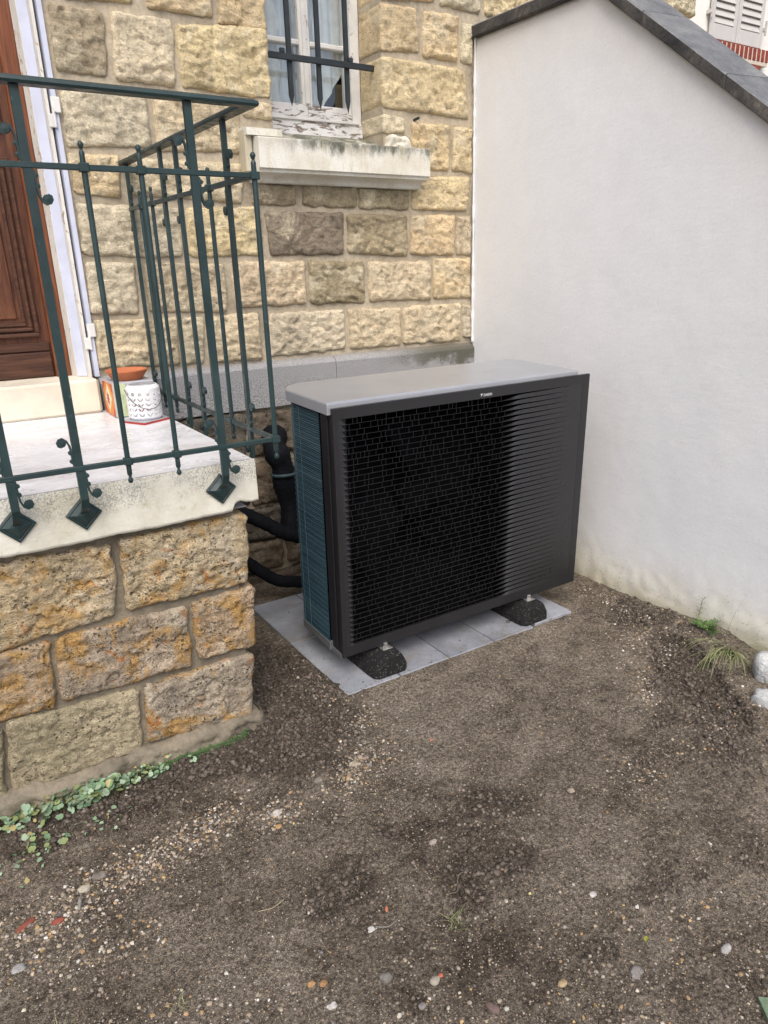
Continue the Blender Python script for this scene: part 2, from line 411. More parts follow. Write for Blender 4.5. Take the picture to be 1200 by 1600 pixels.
m.set('Base Color', m.mix(m.step(vv.outputs[0], .90, .95, 0, .5), (.013, .013, .013), (.17, .16, .15))); m.bump(m.vor(210), .7, .004); M['rubber'] = m.m
M['bolt'] = plain('zinc', (.55, .54, .5), .35, .5, metal=.8)
M['hose'] = plain('foam_lagging', (.007, .008, .010), .85, .1, nscale=30, namt=.3, bump=.5, bscale=60, bdist=.004)
M['wrap'] = plain('black_wrap', (.005, .006, .009), .7, .15, nscale=20, namt=.3, bump=.6, bscale=25, bdist=.01)
M['strap'] = plain('grey_strap', (.035, .06, .07), .5, .3)
M['paving'] = None
m = Mat('paving_concrete', .8, .3)
c_ = m.ramp(m.noise(7, 6, .65), [(.3, (.19, .20, .222)), (.5, (.245, .258, .285)), (.72, (.32, .335, .365))])
c_ = m.mix(m.step(m.noise(8, 6, .72, .6), .50, .68, 0, .6), c_, (.21, .185, .15))
c_ = m.gain(c_, m.step(m.noise(260, 3, .7), .3, .7, .87, 1.13))
m.set('Base Color', m.gain(c_, m.step(m.info().outputs['Random'], 0, 1, .88, 1.12))); m.bump(m.noise(150, 4, .7), .25, .002); M['paving'] = m.m
M['logo'] = plain('logo_white', (.52, .52, .52), .4, .4, namt=.02)
# ground soil
m = Mat('soil', .95, .12)
tcg = m.n('ShaderNodeNewGeometry'); wv = tcg.outputs['Position']; gx = m.n('ShaderNodeSeparateXYZ'); m.l(wv, gx.inputs[0])
big = m.noise(1.6, 5, .62, .3, vec=wv); mid = m.noise(9, 6, .68, .3, vec=wv); fin = m.noise(85, 5, .75, vec=wv)
c_ = m.ramp(m.math('ADD', m.math('MULTIPLY', big, .55), m.math('MULTIPLY', mid, .45)), [(.36, (.095, .076, .057)), (.44, (.165, .136, .104)), (.52, (.235, .197, .153)), (.66, (.325, .28, .222))])
at = m.n('ShaderNodeAttribute', attribute_name='damp')
c_ = m.mix(m.math('MULTIPLY', at.outputs['Fac'], .80), c_, (.090, .073, .058))
c_ = m.gain(c_, m.step(fin, .32, .70, .45, 1.6)); vg = m.n('ShaderNodeSeparateColor'); m.l(m.vor(300, 'Color', vec=wv), vg.inputs[0]); vh = m.n('ShaderNodeSeparateColor'); m.l(m.vor(620, 'Color', vec=wv), vh.inputs[0])
c_ = m.gain(c_, m.step(vg.outputs[0], 0, 1, .72, 1.28)); c_ = m.gain(c_, m.step(vh.outputs[0], 0, 1, .78, 1.22))
vc = m.vor(150, 'Color', vec=wv); s3 = m.n('ShaderNodeSeparateColor'); m.l(vc, s3.inputs[0]); vd = m.vor(150, vec=wv)
fl = m.math('MULTIPLY', m.step(s3.outputs[0], .80, .84), m.step(vd, .25, .42, 1, 0))
c_ = m.mix(m.math('MULTIPLY', fl, m.step(at.outputs['Fac'], .2, .9, .8, .3)), c_, m.ramp(s3.outputs[1], [(0, (.46, .38, .28)), (.5, (.38, .33, .26)), (.8, (.56, .53, .47)), (1, (.44, .28, .15))]))
m.set('Base Color', c_)
m.bump(m.noise(30, 7, .78, vec=wv), 1.0, .028); m.bump(m.vor(230, vec=wv), .8, .004); m.bump(m.vor(520, vec=wv), .6, .002); m.bump(m.math('MULTIPLY', fl, 1.0), .5, .003)
M['soil'] = m.m
# pebbles, colour from a vertex attribute
m = Mat('pebble', .8, .3)
at = m.n('ShaderNodeAttribute', attribute_name='tint'); m._co = m.n('ShaderNodeNewGeometry').outputs['Position']
m.set('Base Color', m.gain(at.outputs['Color'], m.step(m.noise(130, 4, .7), .3, .7, .75, 1.2))); m.bump(m.noise(260, 4, .7), .4, .002); M['pebble'] = m.m
m = Mat('loose_stone', .8, .3)
m.set('Base Color', m.gain(m.info().outputs['Color'], m.step(m.noise(60, 5, .7), .3, .7, .72, 1.22))); m.bump(m.noise(120, 5, .7), .5, .003); M['loose'] = m.m
m = Mat('leaf', .6, .3)
at = m.n('ShaderNodeAttribute', attribute_name='tint')
m.set('Base Color', at.outputs['Color']); m.set('Subsurface Weight', 0.0); M['leaf'] = m.m
M['rough_concrete'] = plain('rough_concrete', (.50, .51, .50), .95, .1, nscale=9, namt=.35, bump=1.0, bscale=45, bdist=.015)
# glass
m = Mat('window_glass', .02, .5)
tr = m.n('ShaderNodeBsdfTransparent'); tr.inputs[0].default_value = (.93, .96, .97, 1); gl = m.n('ShaderNodeBsdfGlossy'); gl.inputs['Roughness'].default_value = .02
fr = m.n('ShaderNodeFresnel'); fr.inputs[0].default_value = 2.3; mx = m.n('ShaderNodeMixShader'); gb = m.n('ShaderNodeNewGeometry'); m.l(m.math('MULTIPLY', fr.outputs[0], m.math('SUBTRACT', 1.0, gb.outputs['Backfacing'])), mx.inputs[0]); m.l(tr.outputs[0], mx.inputs[1]); m.l(gl.outputs[0], mx.inputs[2]); m.l(mx.outputs[0], m.out.inputs[0])
M['glass'] = m.m
def cloth(name, col, lace=False):
    m = Mat(name, .9, .1)
    a = m.noise(18, 4, .6); m.set('Base Color', m.gain(col, m.step(a, .3, .7, .88, 1.06)))
    tr = m.n('ShaderNodeBsdfTranslucent'); tr.inputs[0].default_value = (*col, 1); mx = m.n('ShaderNodeMixShader'); mx.inputs[0].default_value = .35
    m.l(m.b.outputs[0], mx.inputs[1]); m.l(tr.outputs[0], mx.inputs[2]); m.l(mx.outputs[0], m.out.inputs[0])
    if lace: m.bump(m.vor(90), .6, .004)
    return m.m
M['curtain'] = cloth('curtain_cloth', (.90, .90, .88)); M['lace'] = cloth('lace_cloth', (.90, .88, .80), True)
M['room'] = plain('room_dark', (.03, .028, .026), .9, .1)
M['shutter'] = plain('shutter_grey', (.56, .54, .51), .5, .35, nscale=6, namt=.04)
M['facade'] = plain('facade_white', (.80, .785, .73), .9, .2, nscale=2, namt=.03, bump=.2)
M['brick'] = plain('red_brick', (.24, .060, .042), .8, .2, nscale=12, namt=.3, bump=.4)
M['pale_joint'] = plain('pale_joint', (.58, .50, .42), .9, .1)
# terracotta, ceramic
M['terracotta'] = plain('terracotta', (.50, .17, .075), .75, .25, nscale=10, namt=.12, bump=.2)
M['ceramic'] = plain('white_ceramic', (.80, .80, .81), .22, .5, namt=.02)
M['hole'] = plain('shadow_gap', (.06, .055, .06), .8, .1)
M['handle'] = plain('dark_handle', (.02, .018, .018), .4, .4)
M['tile_base'] = plain('tile_grey', (.42, .43, .46), .4, .4, namt=.08)
M['tile_orange'] = plain('tile_orange', (.70, .20, .025), .35, .4, namt=.08)
M['tile_yellow'] = plain('tile_yellow', (.68, .58, .16), .35, .4, namt=.12)
M['tile_cream'] = plain('tile_cream', (.72, .68, .55), .35, .4, namt=.06)
M['tile_red'] = plain('tile_red', (.42, .035, .02), .35, .4, namt=.1)
M['tile_pale_green'] = plain('tile_pale_green', (.50, .56, .34), .35, .4, namt=.25, nscale=30)

# ------------------------------------------------------------------ rough stone block builder
def stone_block(q, yf, depth=.05, seed=0, res=.0075, bulge=.010, rough=.0085, edge=.0065, k=1, fn=None, power=.007, lump=26., side=0.0, facet=1.0, rr0=.013, grow=.0025):
    """a dressed stone: front face is the quad q = 4 (u, z) corners TL TR BR BL at distance yf,
    boundary ring runs back by depth; fn maps (u, y, z) into place"""
    q = np.array(q, float); q = q + grow * np.array([[-1, 1], [1, 1], [1, -1], [-1, -1]]); W_ = max(np.linalg.norm(q[1] - q[0]), np.linalg.norm(q[2] - q[3])); H_ = max(np.linalg.norm(q[3] - q[0]), np.linalg.norm(q[2] - q[1]))
    nu = max(4, int(W_ / res)); nv = max(4, int(H_ / res))
    I, J = np.meshgrid(np.arange(-k, nu + k + 1), np.arange(-k, nv + k + 1), indexing='ij')
    s = np.clip(I, 0, nu) / nu; t = np.clip(J, 0, nv) / nv
    out = np.maximum(np.maximum(-I, I - nu), np.maximum(-J, J - nv)).clip(0) / k
    # corner rounding: pull the border in near the corners
    Pf = None; ds = np.minimum(s, 1 - s) * W_; dt = np.minimum(t, 1 - t) * H_
    rr = min(rr0, W_ * .2, H_ * .2)
    cs = np.clip(1 - ds / rr, 0, 1); ct = np.clip(1 - dt / rr, 0, 1)
    pull = rr * (1 - 1 / np.sqrt(1 + np.minimum(cs, ct) ** 2)) * np.minimum(cs, ct) * 1.6
    u = (1 - t) * ((1 - s) * q[0, 0] + s * q[1, 0]) + t * ((1 - s) * q[3, 0] + s * q[2, 0])
    z = (1 - t) * ((1 - s) * q[0, 1] + s * q[1, 1]) + t * ((1 - s) * q[3, 1] + s * q[2, 1])
    u = u - np.sign(s - .5) * pull; z = z + np.sign(t - .5) * pull
    P = np.stack([u.ravel(), np.full(u.size, seed * 3.7), z.ravel()], 1)
    e1 = fbm(P * 22, 3, seed).reshape(u.shape); e2 = fbm(P * 22 + 50, 3, seed + 5).reshape(u.shape)
    wgt = np.exp(-np.minimum(ds, dt) / .02)
    u = u + e1 * edge * wgt * 1.6; z = z + e2 * edge * wgt * 1.6
    d = np.minimum(ds, dt)
    prof = 1 - np.exp(-d / power)
    n1 = 1.5 * fbm(P * np.array([1, 1, 1.25]) * 7.5, 3, seed + 11, .55).reshape(u.shape)
    n2 = fbm(P * lump + 9, 4, seed + 23, .6, ridge=True).reshape(u.shape)
    n3 = np.abs(fbm(P * 15 + 31, 3, seed + 29).reshape(u.shape))
    rf = np.random.RandomState(seed + 77); nc = max(6, int(W_ * H_ / .0011)); cu = rf.uniform(0, W_, nc); cv = rf.uniform(0, H_, nc)
    su, sv = (s * W_).ravel() + .010 * e1.ravel(), (t * H_).ravel() + .010 * e2.ravel()
    dd = (su[:, None] - cu[None]) ** 2 + ((sv[:, None] - cv[None]) * 1.5) ** 2; kk = dd.argmin(1)
    fa = rf.uniform(-.30, .30, nc); fb_ = rf.uniform(-.42, .20, nc); fc = rf.uniform(-.0035, .0045, nc)
    fac = (fc[kk] + fa[kk] * (su - cu[kk]) + fb_[kk] * (sv - cv[kk])).reshape(u.shape) * facet
    n4 = fbm(P * np.array([55, 1, 90]), 3, seed + 51, .6).reshape(u.shape)
    h = bulge * prof * (1 + .7 * n1) + prof * (rough * .7 * n2 + fac + .0018 * n4 * facet) - rough * prof * (n3 < .035) * .6
    y = yf - h
    if side:
        y = y
    y = np.where(out > 0, yf + depth * out, y)
    if k > 2:
        PP = np.stack([u.ravel() * 0 + s.ravel() * W_, (out * depth).ravel() * 1.0, z.ravel()], 1)
        nn = fbm(PP * 18 + seed, 4, seed + 41, .6).reshape(u.shape)
        u = u + np.where((I < 0) | (I > nu), nn * side * np.sin(np.clip(out, 0, 1) * pi * .9 + .15), 0)
    nI, nJ = I.shape
    V = np.stack([u.ravel(), y.ravel(), z.ravel()], 1)
    if fn is not None: V = fn(V)
    idx = np.arange(nI * nJ).reshape(nI, nJ)
    a = idx[:-1, :-1]; b = idx[1:, :-1]; c = idx[1:, 1:]; e = idx[:-1, 1:]
    Ic, Jc = np.meshgrid(np.arange(nI - 1), np.arange(nJ - 1), indexing='ij')
    corner = ((Ic < k) | (Ic >= nI - 1 - k)) & ((Jc < k) | (Jc >= nJ - 1 - k))
    F = np.stack([a, e, c, b], -1)[~corner]
    used = np.unique(F); mp = -np.ones(len(V), int); mp[used] = np.arange(len(used))
    return V[used], mp[F]

HOUSE = [
 ((-0.408,2.702),(-0.149,2.724),(-0.169,2.586),(-0.430,2.570),'y'),
 ((-0.092,2.730),(0.187,2.757),(0.160,2.584),(-0.107,2.581),'y'),
 ((0.215,2.757),(0.410,2.760),(0.404,2.562),(0.188,2.563),'y'),
 ((-0.484,2.547),(-0.285,2.540),(-0.306,2.320),(-0.491,2.323),'g'),
 ((-0.256,2.546),(-0.010,2.548),(-0.029,2.310),(-0.270,2.317),'p'),
 ((0.005,2.537),(0.411,2.575),(0.406,2.306),(0.004,2.313),'y'),
 ((-0.486,2.258),(-0.158,2.280),(-0.159,2.076),(-0.495,2.059),'p'),
 ((-0.131,2.282),(0.247,2.292),(0.237,2.077),(-0.136,2.066),'w'),
 ((0.263,2.281),(0.408,2.283),(0.404,2.217),(0.270,2.227),'w'),
 ((-0.495,2.031),(-0.301,2.033),(-0.314,1.875),(-0.496,1.891),'y'),
 ((-0.274,2.027),(0.238,2.027),(0.226,1.868),(-0.278,1.888),'w'),
 ((-0.493,1.846),(-0.066,1.838),(-0.082,1.638),(-0.499,1.653),'p'),
 ((-0.037,1.839),(0.312,1.849),(0.309,1.643),(-0.041,1.641),'y'),
 ((0.290,1.951),(0.503,1.947),(0.493,1.864),(0.281,1.862),'b'),
 ((0.543,1.949),(0.829,1.950),(0.828,1.859),(0.537,1.865),'b'),
 ((0.851,1.948),(1.147,1.945),(1.145,1.857),(0.850,1.860),'b'),
 ((1.180,2.013),(1.543,2.024),(1.536,1.858),(1.173,1.860),'y'),
 ((0.339,1.833),(0.753,1.832),(0.743,1.644),(0.348,1.642),'d'),
 ((0.775,1.826),(1.136,1.829),(1.132,1.628),(0.773,1.644),'b'),
 ((1.160,1.826),(1.452,1.831),(1.444,1.631),(1.157,1.637),'y'),
 ((1.465,1.831),(1.563,1.829),(1.561,1.634),(1.466,1.634),'w'),
 ((-0.496,1.623),(-0.295,1.615),(-0.304,1.410),(-0.506,1.410),'p'),
 ((-0.249,1.614),(0.112,1.606),(0.105,1.396),(-0.254,1.411),'w'),
 ((0.147,1.614),(0.522,1.608),(0.518,1.413),(0.151,1.408),'w'),
 ((0.550,1.611),(0.865,1.603),(0.860,1.408),(0.543,1.409),'b'),
 ((0.884,1.600),(1.287,1.597),(1.289,1.404),(0.892,1.410),'w'),
 ((1.308,1.610),(1.562,1.610),(1.560,1.404),(1.307,1.407),'y'),
 ((-0.500,1.380),(-0.137,1.377),(-0.154,1.170),(-0.506,1.183),'w'),
 ((-0.114,1.379),(-0.018,1.374),(-0.035,1.171),(-0.124,1.170),'p'),
 ((0.010,1.375),(0.259,1.380),(0.259,1.162),(0.005,1.168),'w'),
 ((0.315,1.371),(0.735,1.369),(0.733,1.176),(0.304,1.171),'p'),
 ((0.762,1.371),(1.080,1.363),(1.079,1.174),(0.764,1.173),'w'),
 ((1.105,1.365),(1.495,1.368),(1.492,1.166),(1.100,1.172),'w'),
 ((1.509,1.364),(1.570,1.357),(1.570,1.174),(1.520,1.179),'p'),
 ((1.357,2.948),(1.621,2.980),(1.608,2.791),(1.356,2.800),'p'),
 ((1.647,2.976),(2.032,2.99),(2.035,2.809),(1.647,2.791),'y'),
 ((1.255,2.754),(1.468,2.761),(1.465,2.566),(1.252,2.562),'y'),
 ((1.497,2.738),(1.563,2.735),(1.562,2.565),(1.490,2.566),'p'),
 ((1.173,2.262),(1.416,2.268),(1.408,2.053),(1.189,2.055),'y'),
 ((1.442,2.264),(1.562,2.263),(1.565,2.047),(1.434,2.054),'y'),
]
TINT = {'y': (.77, .615, .375), 'w': (.73, .605, .41), 'p': (.74, .645, .46), 'g': (.48, .41, .28), 'b': (.42, .35, .23), 'd': (.30, .255, .185)}
def tint(k, j=.05):
    c = TINT[k] if isinstance(k, str) else k
    f = 1 + random.uniform(-j, j); return tuple(max(0, x * f * (1 + random.uniform(-.02, .02))) for x in c)

# ------------------------------------------------------------------ THE HOUSE
house = empty('stone_house', (0.5, 1.2, 0), 'yellow rock-faced stone house wall with a barred window and brown front door', 'house')
WY = 1.185           # mortar plane
w = MB()
DX0, DX1, DZ1 = -1.62, -.520, 3.6      # doorway
WX0, WX1, WZ0, WZ1 = .41, 1.007, 2.13, 3.7
HX1 = 3.24
for x0, x1, z0, z1 in ((-3.4, DX0, -.3, 4.6), (DX0, DX1, -.3, 1.10), (DX0, DX1, DZ1, 4.6), (DX1, WX0, -.3, 4.6), (WX0, WX1, -.3, WZ0), (WX0, WX1, WZ1, 4.6), (WX1, HX1, -.3, 4.6)):
    w.box(x0, x1, WY, 1.58, z0, z1)
w.build('wall', M['mortar'], house)
# back body of the house so it is a solid building
MB().box(-3.4, HX1, 4.2, 4.4, -.3, 4.6).box(-3.4, -3.2, 1.58, 4.2, -.3, 4.6).box(HX1 - .2, HX1, 1.58, 4.2, -.3, 4.6).box(-3.4, HX1, 1.58, 4.2, 4.4, 4.6).build('rear_wall', M['mortar'], house)
for i, s_ in enumerate(HOUSE):
    V, F = stone_block(s_[:4], 1.178, .03, seed=i + 3)
    ob('stone', V, F, M['stone'], house, smooth=True, color=tint(s_[4]))
# quoins of the window reveal: front face and return in one block
def quoin(q, kind, seed, mat='stone'):
    V, F = stone_block(q, 1.178, .20, seed=seed, k=14, side=.007, res=.009, power=.006, rr0=.008, edge=.004)
    ob('stone', V, F, M[mat], house, smooth=True, color=tint(kind))
quoin([(1.005, 2.913), (1.326, 2.950), (1.317, 2.805), (1.008, 2.773)], 'y', 90)
quoin([(1.004, 2.752), (1.209, 2.758), (1.225, 2.580), (1.002, 2.560)], 'y', 91)
quoin([(1.006, 2.535), (1.507, 2.530), (1.540, 2.307), (1.004, 2.320)], 'y', 92)
quoin([(1.006, 2.287), (1.127, 2.276), (1.129, 2.216), (1.004, 2.205)], 'p', 93)
V, F = stone_block([(1.03, 2.195), (1.125, 2.190), (1.165, 2.130), (1.00, 2.130)], 1.150, .20, seed=94, k=10, side=.006, bulge=.012, rough=.006)
ob('mortar_lump', V, F, M['white_blob'], house, smooth=True)
# rows above the frame and beyond the white wall, up to the eaves
rs = random.Random(5)
def row(z0, z1, x0, x1, skip=()):
    x = x0
    while x < x1 - .06:
        L = rs.uniform(.24, .46); xe = min(x + L, x1)
        for a, b in skip:
            if x < b and xe > a:
                if x < a - .1: xe = a
                else: x = b; xe = min(b + L, x1)
        if xe - x > .07:
            V, F = stone_block([(x + .012, z1 - .012), (xe - .012, z1 - .012), (xe - .012, z0 + .012), (x + .012, z0 + .012)], 1.178, .03, seed=rs.randint(1, 9999), res=.016)
            ob('stone', V, F, M['stone'], house, smooth=True, color=tint(rs.choice('yywp')))
        x = xe
for z0, z1 in ((2.975, 3.20), (3.20, 3.42), (3.42, 3.62), (3.62, 3.84), (3.84, 4.06)):
    row(z0, z1, -3.0, 3.05, skip=((DX0 - .02, DX1 + .02), (WX0 - .0, WX1 + .0)) if z1 < 3.65 else ())
row(2.76, 2.97, -.5, .40)
row(2.80, 2.985, 2.05, 3.05)
for z0, z1 in ((2.33, 2.56), (2.56, 2.79)):
    row(z0, z1, 1.83, 3.05)
for z in np.arange(1.17, 2.9, .225):
    row(z, z + .22, -3.0, DX0 - .03)
# rounded corner stones at the far end of the house
for z0, z1 in ((2.10, 2.33), (2.33, 2.56), (2.56, 2.79), (2.79, 2.985), (2.985, 3.20), (3.20, 3.42), (3.42, 3.64)):
    ex = rs.uniform(0, .03)
    V, F = stone_block([(3.06, z1 - .012), (3.27 + ex, z1 - .012), (3.27 + ex, z0 + .012), (3.06, z0 + .012)], 1.175, .26, seed=int(z0 * 100), k=8, side=.03, bulge=.03)
    ob('stone', V, F, M['stone'], house, smooth=True, color=tint(rs.choice('yp')))
# rubble foundation below the plinth
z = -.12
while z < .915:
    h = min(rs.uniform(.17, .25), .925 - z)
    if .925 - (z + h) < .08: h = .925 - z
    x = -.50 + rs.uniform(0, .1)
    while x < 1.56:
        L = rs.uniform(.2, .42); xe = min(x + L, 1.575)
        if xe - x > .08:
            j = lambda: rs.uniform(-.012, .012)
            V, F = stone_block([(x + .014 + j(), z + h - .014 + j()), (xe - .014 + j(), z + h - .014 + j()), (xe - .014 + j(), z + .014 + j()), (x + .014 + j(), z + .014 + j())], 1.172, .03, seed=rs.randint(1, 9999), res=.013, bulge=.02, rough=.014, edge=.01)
            ob('stone', V, F, M['rubble'], house, smooth=True, color=tint(rs.choice([(.22, .175, .12), (.18, .15, .11), (.26, .205, .135), (.15, .13, .105)])))  # tints darkened so the stone colour carries deep shade behind the heat pump
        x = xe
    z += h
# granite plinth blocks
for x0, x1 in ((-.515, .655), (.658, 1.577)):
    b = MB().prism([(1.152, .925), (1.150, 1.118), (1.156, 1.128), (1.184, 1.150), (1.40, 1.150), (1.40, .925)], x0, x1)
    b.build('plinth_block', M['granite'], house)
MB().prism([(1.150, .93), (1.150, 1.12), (1.184, 1.15), (1.30, 1.15), (1.30, .93)], -3.0, DX0 - .02).build('plinth_block', M['granite'], house)
# window sill with cavetto moulding
prof = [(1.385, 2.205), (1.20, 2.145), (1.053, 2.128), (1.050, 2.122), (1.050, 2.004), (1.062, 1.998), (1.066, 1.988)]
for a in range(0, 91, 15): prof.append((1.066 + .075 * sin(radians(a)) * 1.0, 1.988 - .030 * (1 - cos(radians(a)))))
prof += [(1.146, 1.952), (1.184, 1.950), (1.30, 1.95), (1.385, 2.05)]
sill = MB().prism(prof, .272, 1.197).build('window_sill', M['sill'], house)
MB().box(.232, .268, 1.10, 1.24, 1.985, 2.165, .008).build('sill_end', M['cream'], house)
MB().prism([(1.08, 2.135), (1.085, 2.165), (1.24, 2.175), (1.24, 2.135)], .235, .405).build('sill_shoulder', M['sill'], house)
# window
win = MB().box(WX0, WX0 + .052, 1.385, 1.45, 2.21, 3.7, .004).box(WX1 - .054, WX1 - .002, 1.385, 1.45, 2.21, 3.7, .004).box(WX0 + .052, WX1 - .054, 1.388, 1.45, 3.63, 3.7, .004).build('window', M['paint'], house)
MB().box(WX0 + .002, WX1 - .004, 1.372, 1.45, 2.19, 2.268, .005).build('bottom_rail', M['paint_flaked'], win)
MB().box(WX0 + .03, WX1 - .03, 1.362, 1.384, 2.262, 2.276, .003).build('drip_bar', M['paint'], win)
for x0, x1 in ((.462, .703), (.7045, .953)):
    lf = MB()
    lf.box(x0, x0 + .028, 1.392, 1.44, 2.276, 3.63, .004); lf.box(x1 - .028, x1, 1.392, 1.44, 2.276, 3.63, .004)
    lf.box(x0 + .028, x1 - .028, 1.394, 1.438, 2.588, 2.612, .005); lf.box(x0 + .028, x1 - .028, 1.394, 1.438, 2.93, 2.954, .005); lf.box(x0 + .028, x1 - .028, 1.394, 1.438, 3.27, 3.294, .005)
    lf.build('casement', M['paint'], win)
    MB().box(x0 + .001, x1 - .001, 1.389, 1.44, 2.277, 2.338, .004).build('casement_rail', M['paint_flaked'], win)
    for z0, z1 in ((2.338, 2.588), (2.612, 2.93), (2.954, 3.27), (3.294, 3.63)):
        MB().box(x0 + .027, x1 - .027, 1.414, 1.417, z0 - .003, z1 + .003).build('pane', M['glass'], win)
MB().box(.690, .7155, 1.384, 1.391, 2.34, 3.63, .003).build('meeting_strip', M['paint'], win)
MB().box(WX0 - .1, WX1 + .3, 1.60, 1.62, 1.8, 3.9).box(WX0 - .12, WX0 - .1, 1.585, 2.9, 1.8, 3.9).build('room_back', M['room'], win) if False else None
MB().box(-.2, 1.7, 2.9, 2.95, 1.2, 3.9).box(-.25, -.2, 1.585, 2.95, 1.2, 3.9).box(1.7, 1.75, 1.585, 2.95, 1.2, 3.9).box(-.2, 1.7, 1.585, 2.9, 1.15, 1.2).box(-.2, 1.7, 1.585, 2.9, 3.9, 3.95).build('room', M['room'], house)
# window bars
grate = None
bar_y = 1.262
g = MB().box(WX0 - .01, 1.024, bar_y - .014, bar_y + .002, 2.484, 2.510, .002)
wg = g.build('window_grating', M['darkiron'], house)
for x, zt in ((.557, 2.298), (.709, 2.296), (.862, 2.290)):
    b = MB(); b.add([(x - .011, bar_y + .003, 2.345), (x + .011, bar_y + .003, 2.345), (x + .011, bar_y + .017, 2.345), (x - .011, bar_y + .017, 2.345), (x, bar_y + .010, zt), (x - .011, bar_y + .003, 3.7), (x + .011, bar_y + .003, 3.7), (x + .011, bar_y + .017, 3.7), (x - .011, bar_y + .017, 3.7)],
          [(0, 1, 4), (1, 2, 4), (2, 3, 4), (3, 0, 4), (0, 5, 6, 1), (1, 6, 7, 2), (2, 7, 8, 3), (3, 8, 5, 0), (5, 8, 7, 6)])
    b.build('window_bar', M['darkiron'], wg)
for x in (.515, .876):
    MB().box(x - .012, x + .012, bar_y - .012, bar_y + .001, 2.511, 2.530, .002).build('rivet_plate', M['darkiron'], wg)
# metal peg in the wall beside the sill, small pipe end
b = MB().tube([(1.205, 1.155, 2.283), (1.190, 1.20, 2.274)], .0065, 10); b.build('wall_peg', M['darkiron'], house)
MB().tube([(.225, 1.17, 2.601), (.225, 1.20, 2.601)], .006, 8).build('wall_peg', M['darkiron'], house)
# front door
door = MB().box(-1.60, -.664, 1.318, 1.36, 1.150, 3.55).build('front_door', M['wood'], house)
MB().box(-.6635, -.600, 1.29, 1.40, 1.148, 3.58, .004).build('door_jamb', M['redwood'], house)
for z0, z1 in ((1.152, 1.258), (1.262, 1.300)):
    MB().box(-1.60, -.668, 1.302 if z1 < 1.26 else 1.308, 1.317, z0, z1, .006).build('bottom_board', M['wood_h'], door)
for x0, x1, z0, z1 in ((-1.06, -.700, 1.325, 2.02), (-1.06, -.700, 2.12, 2.30), (-1.06, -.700, 2.36, 3.40), (-1.56, -1.14, 1.325, 2.02), (-1.56, -1.14, 2.12, 2.30), (-1.56, -1.14, 2.36, 3.40)):
    b = MB()
    for k, (i, y) in enumerate(((0, 1.296), (.022, 1.303), (.044, 1.310))):
        t = .016
        b.box(x0 + i, x1 - i, y, 1.3175, z0 + i, z0 + i + t, .004); b.box(x0 + i, x1 - i, y, 1.3175, z1 - i - t, z1 - i, .004)
        b.box(x0 + i, x0 + i + t, y, 1.3175, z0 + i + t, z1 - i - t, .004); b.box(x1 - i - t, x1 - i, y, 1.3175, z0 + i + t, z1 - i - t, .004)
    b.build('panel_moulding', M['wood_h'], door)
    MB().box(x0 + .075, x1 - .075, 1.308, 1.3175, z0 + .075, z1 - .075, .006).build('door_panel', M['wood'], door)
# splayed white metal shutter leaf folded in the reveal, and the outer frame strip with hinge plates
pr_ = [(-.604, 1.292), (-.588, 1.268), (-.586, 1.240), (-.580, 1.222), (-.555, 1.196), (-.549, 1.205), (-.596, 1.292)]
MB().prism([(-.602, 1.288), (-.590, 1.232), (-.575, 1.228), (-.587, 1.288)], 1.150, 3.5, 'z').build('shutter_edge', M['paint_chipped'], house)
MB().prism([(-.5885, 1.230), (-.553, 1.212), (-.545, 1.222), (-.572, 1.252)], 1.152, 3.5, 'z').build('shutter_leaf', M['paint_blue'], house)
MB().prism([(-.5525, 1.210), (-.549, 1.186), (-.538, 1.184), (-.538, 1.222), (-.5445, 1.2215)], 1.150, 3.5, 'z').build('shutter_edge', M['paint_chipped'], house)
MB().prism([(-.527, 1.172), (-.510, 1.168), (-.506, 1.22), (-.536, 1.30), (-.530, 1.22)], 1.150, 3.5, 'z').build('door_frame_strip', M['paint_blue'], house)
for z in (2.175, 1.322, 2.95):
    MB().box(-.528, -.500, 1.158, 1.166, z - .004, z + .052, .003).box(-.549, -.522, 1.172, 1.181, z - .055, z - .006, .003).tube([(-.528, 1.165, z - .055), (-.528, 1.165, z + .052)], .006, 8).build('hinge', M['paint'], house)
# patch of sewn-up reveal behind the shutter
MB().box(-.506, -.500, 1.19, 1.30, 1.15, 3.5).build('reveal_side', M['mortar'], house)

# curtains hang inside: things of their own
def curtain(pts_fn, x0, x1, z0, z1, mat, label, nx=60, nz=40):
    V = []; F = []; idx = {}
    for i in range(nx + 1):
        for j in range(nz + 1):
            x = x0 + (x1 - x0) * i / nx; z = z0 + (z1 - z0) * j / nz
            if not pts_fn(x, z): continue
            idx[i, j] = len(V); V.append((x, 1.440 + .006 * sin(x * 130) + .006 * sin(x * 61 + z * 4), z))
    for i in range(nx):
        for j in range(nz):
            q = [idx.get(k) for k in ((i, j), (i + 1, j), (i + 1, j + 1), (i, j + 1))]
            if None not in q: F.append(tuple(q))
    used = sorted({i for f in F for i in f}); mp = {u: k for k, u in enumerate(used)}
    V = [V[u] for u in used]; F = [tuple(mp[i] for i in f) for f in F]
    o = ob('curtain', V, F, mat, smooth=True); return tag(o, label, 'curtain', 'curtains behind the barred window')
sc = lambda z: .022 * abs(sin(z * 17))
curtain(lambda x, z: z > 2.34 + max(0, (x - .40) * -1.2 + .05) and x < .575 + sc(z), .36, .63, 2.3, 3.65, M['lace'], 'cream lace curtain on the left side of the barred window', 60, 110)
curtain(lambda x, z: x > .80 - sc(z) + max(0, .30 - (z - 2.25)) * .05 and (z > 2.365 + (x - .83) * 1.35), .76, 1.02, 2.3, 3.65, M['curtain'], 'white curtain with scalloped edge on the right side of the barred window', 130, 420)
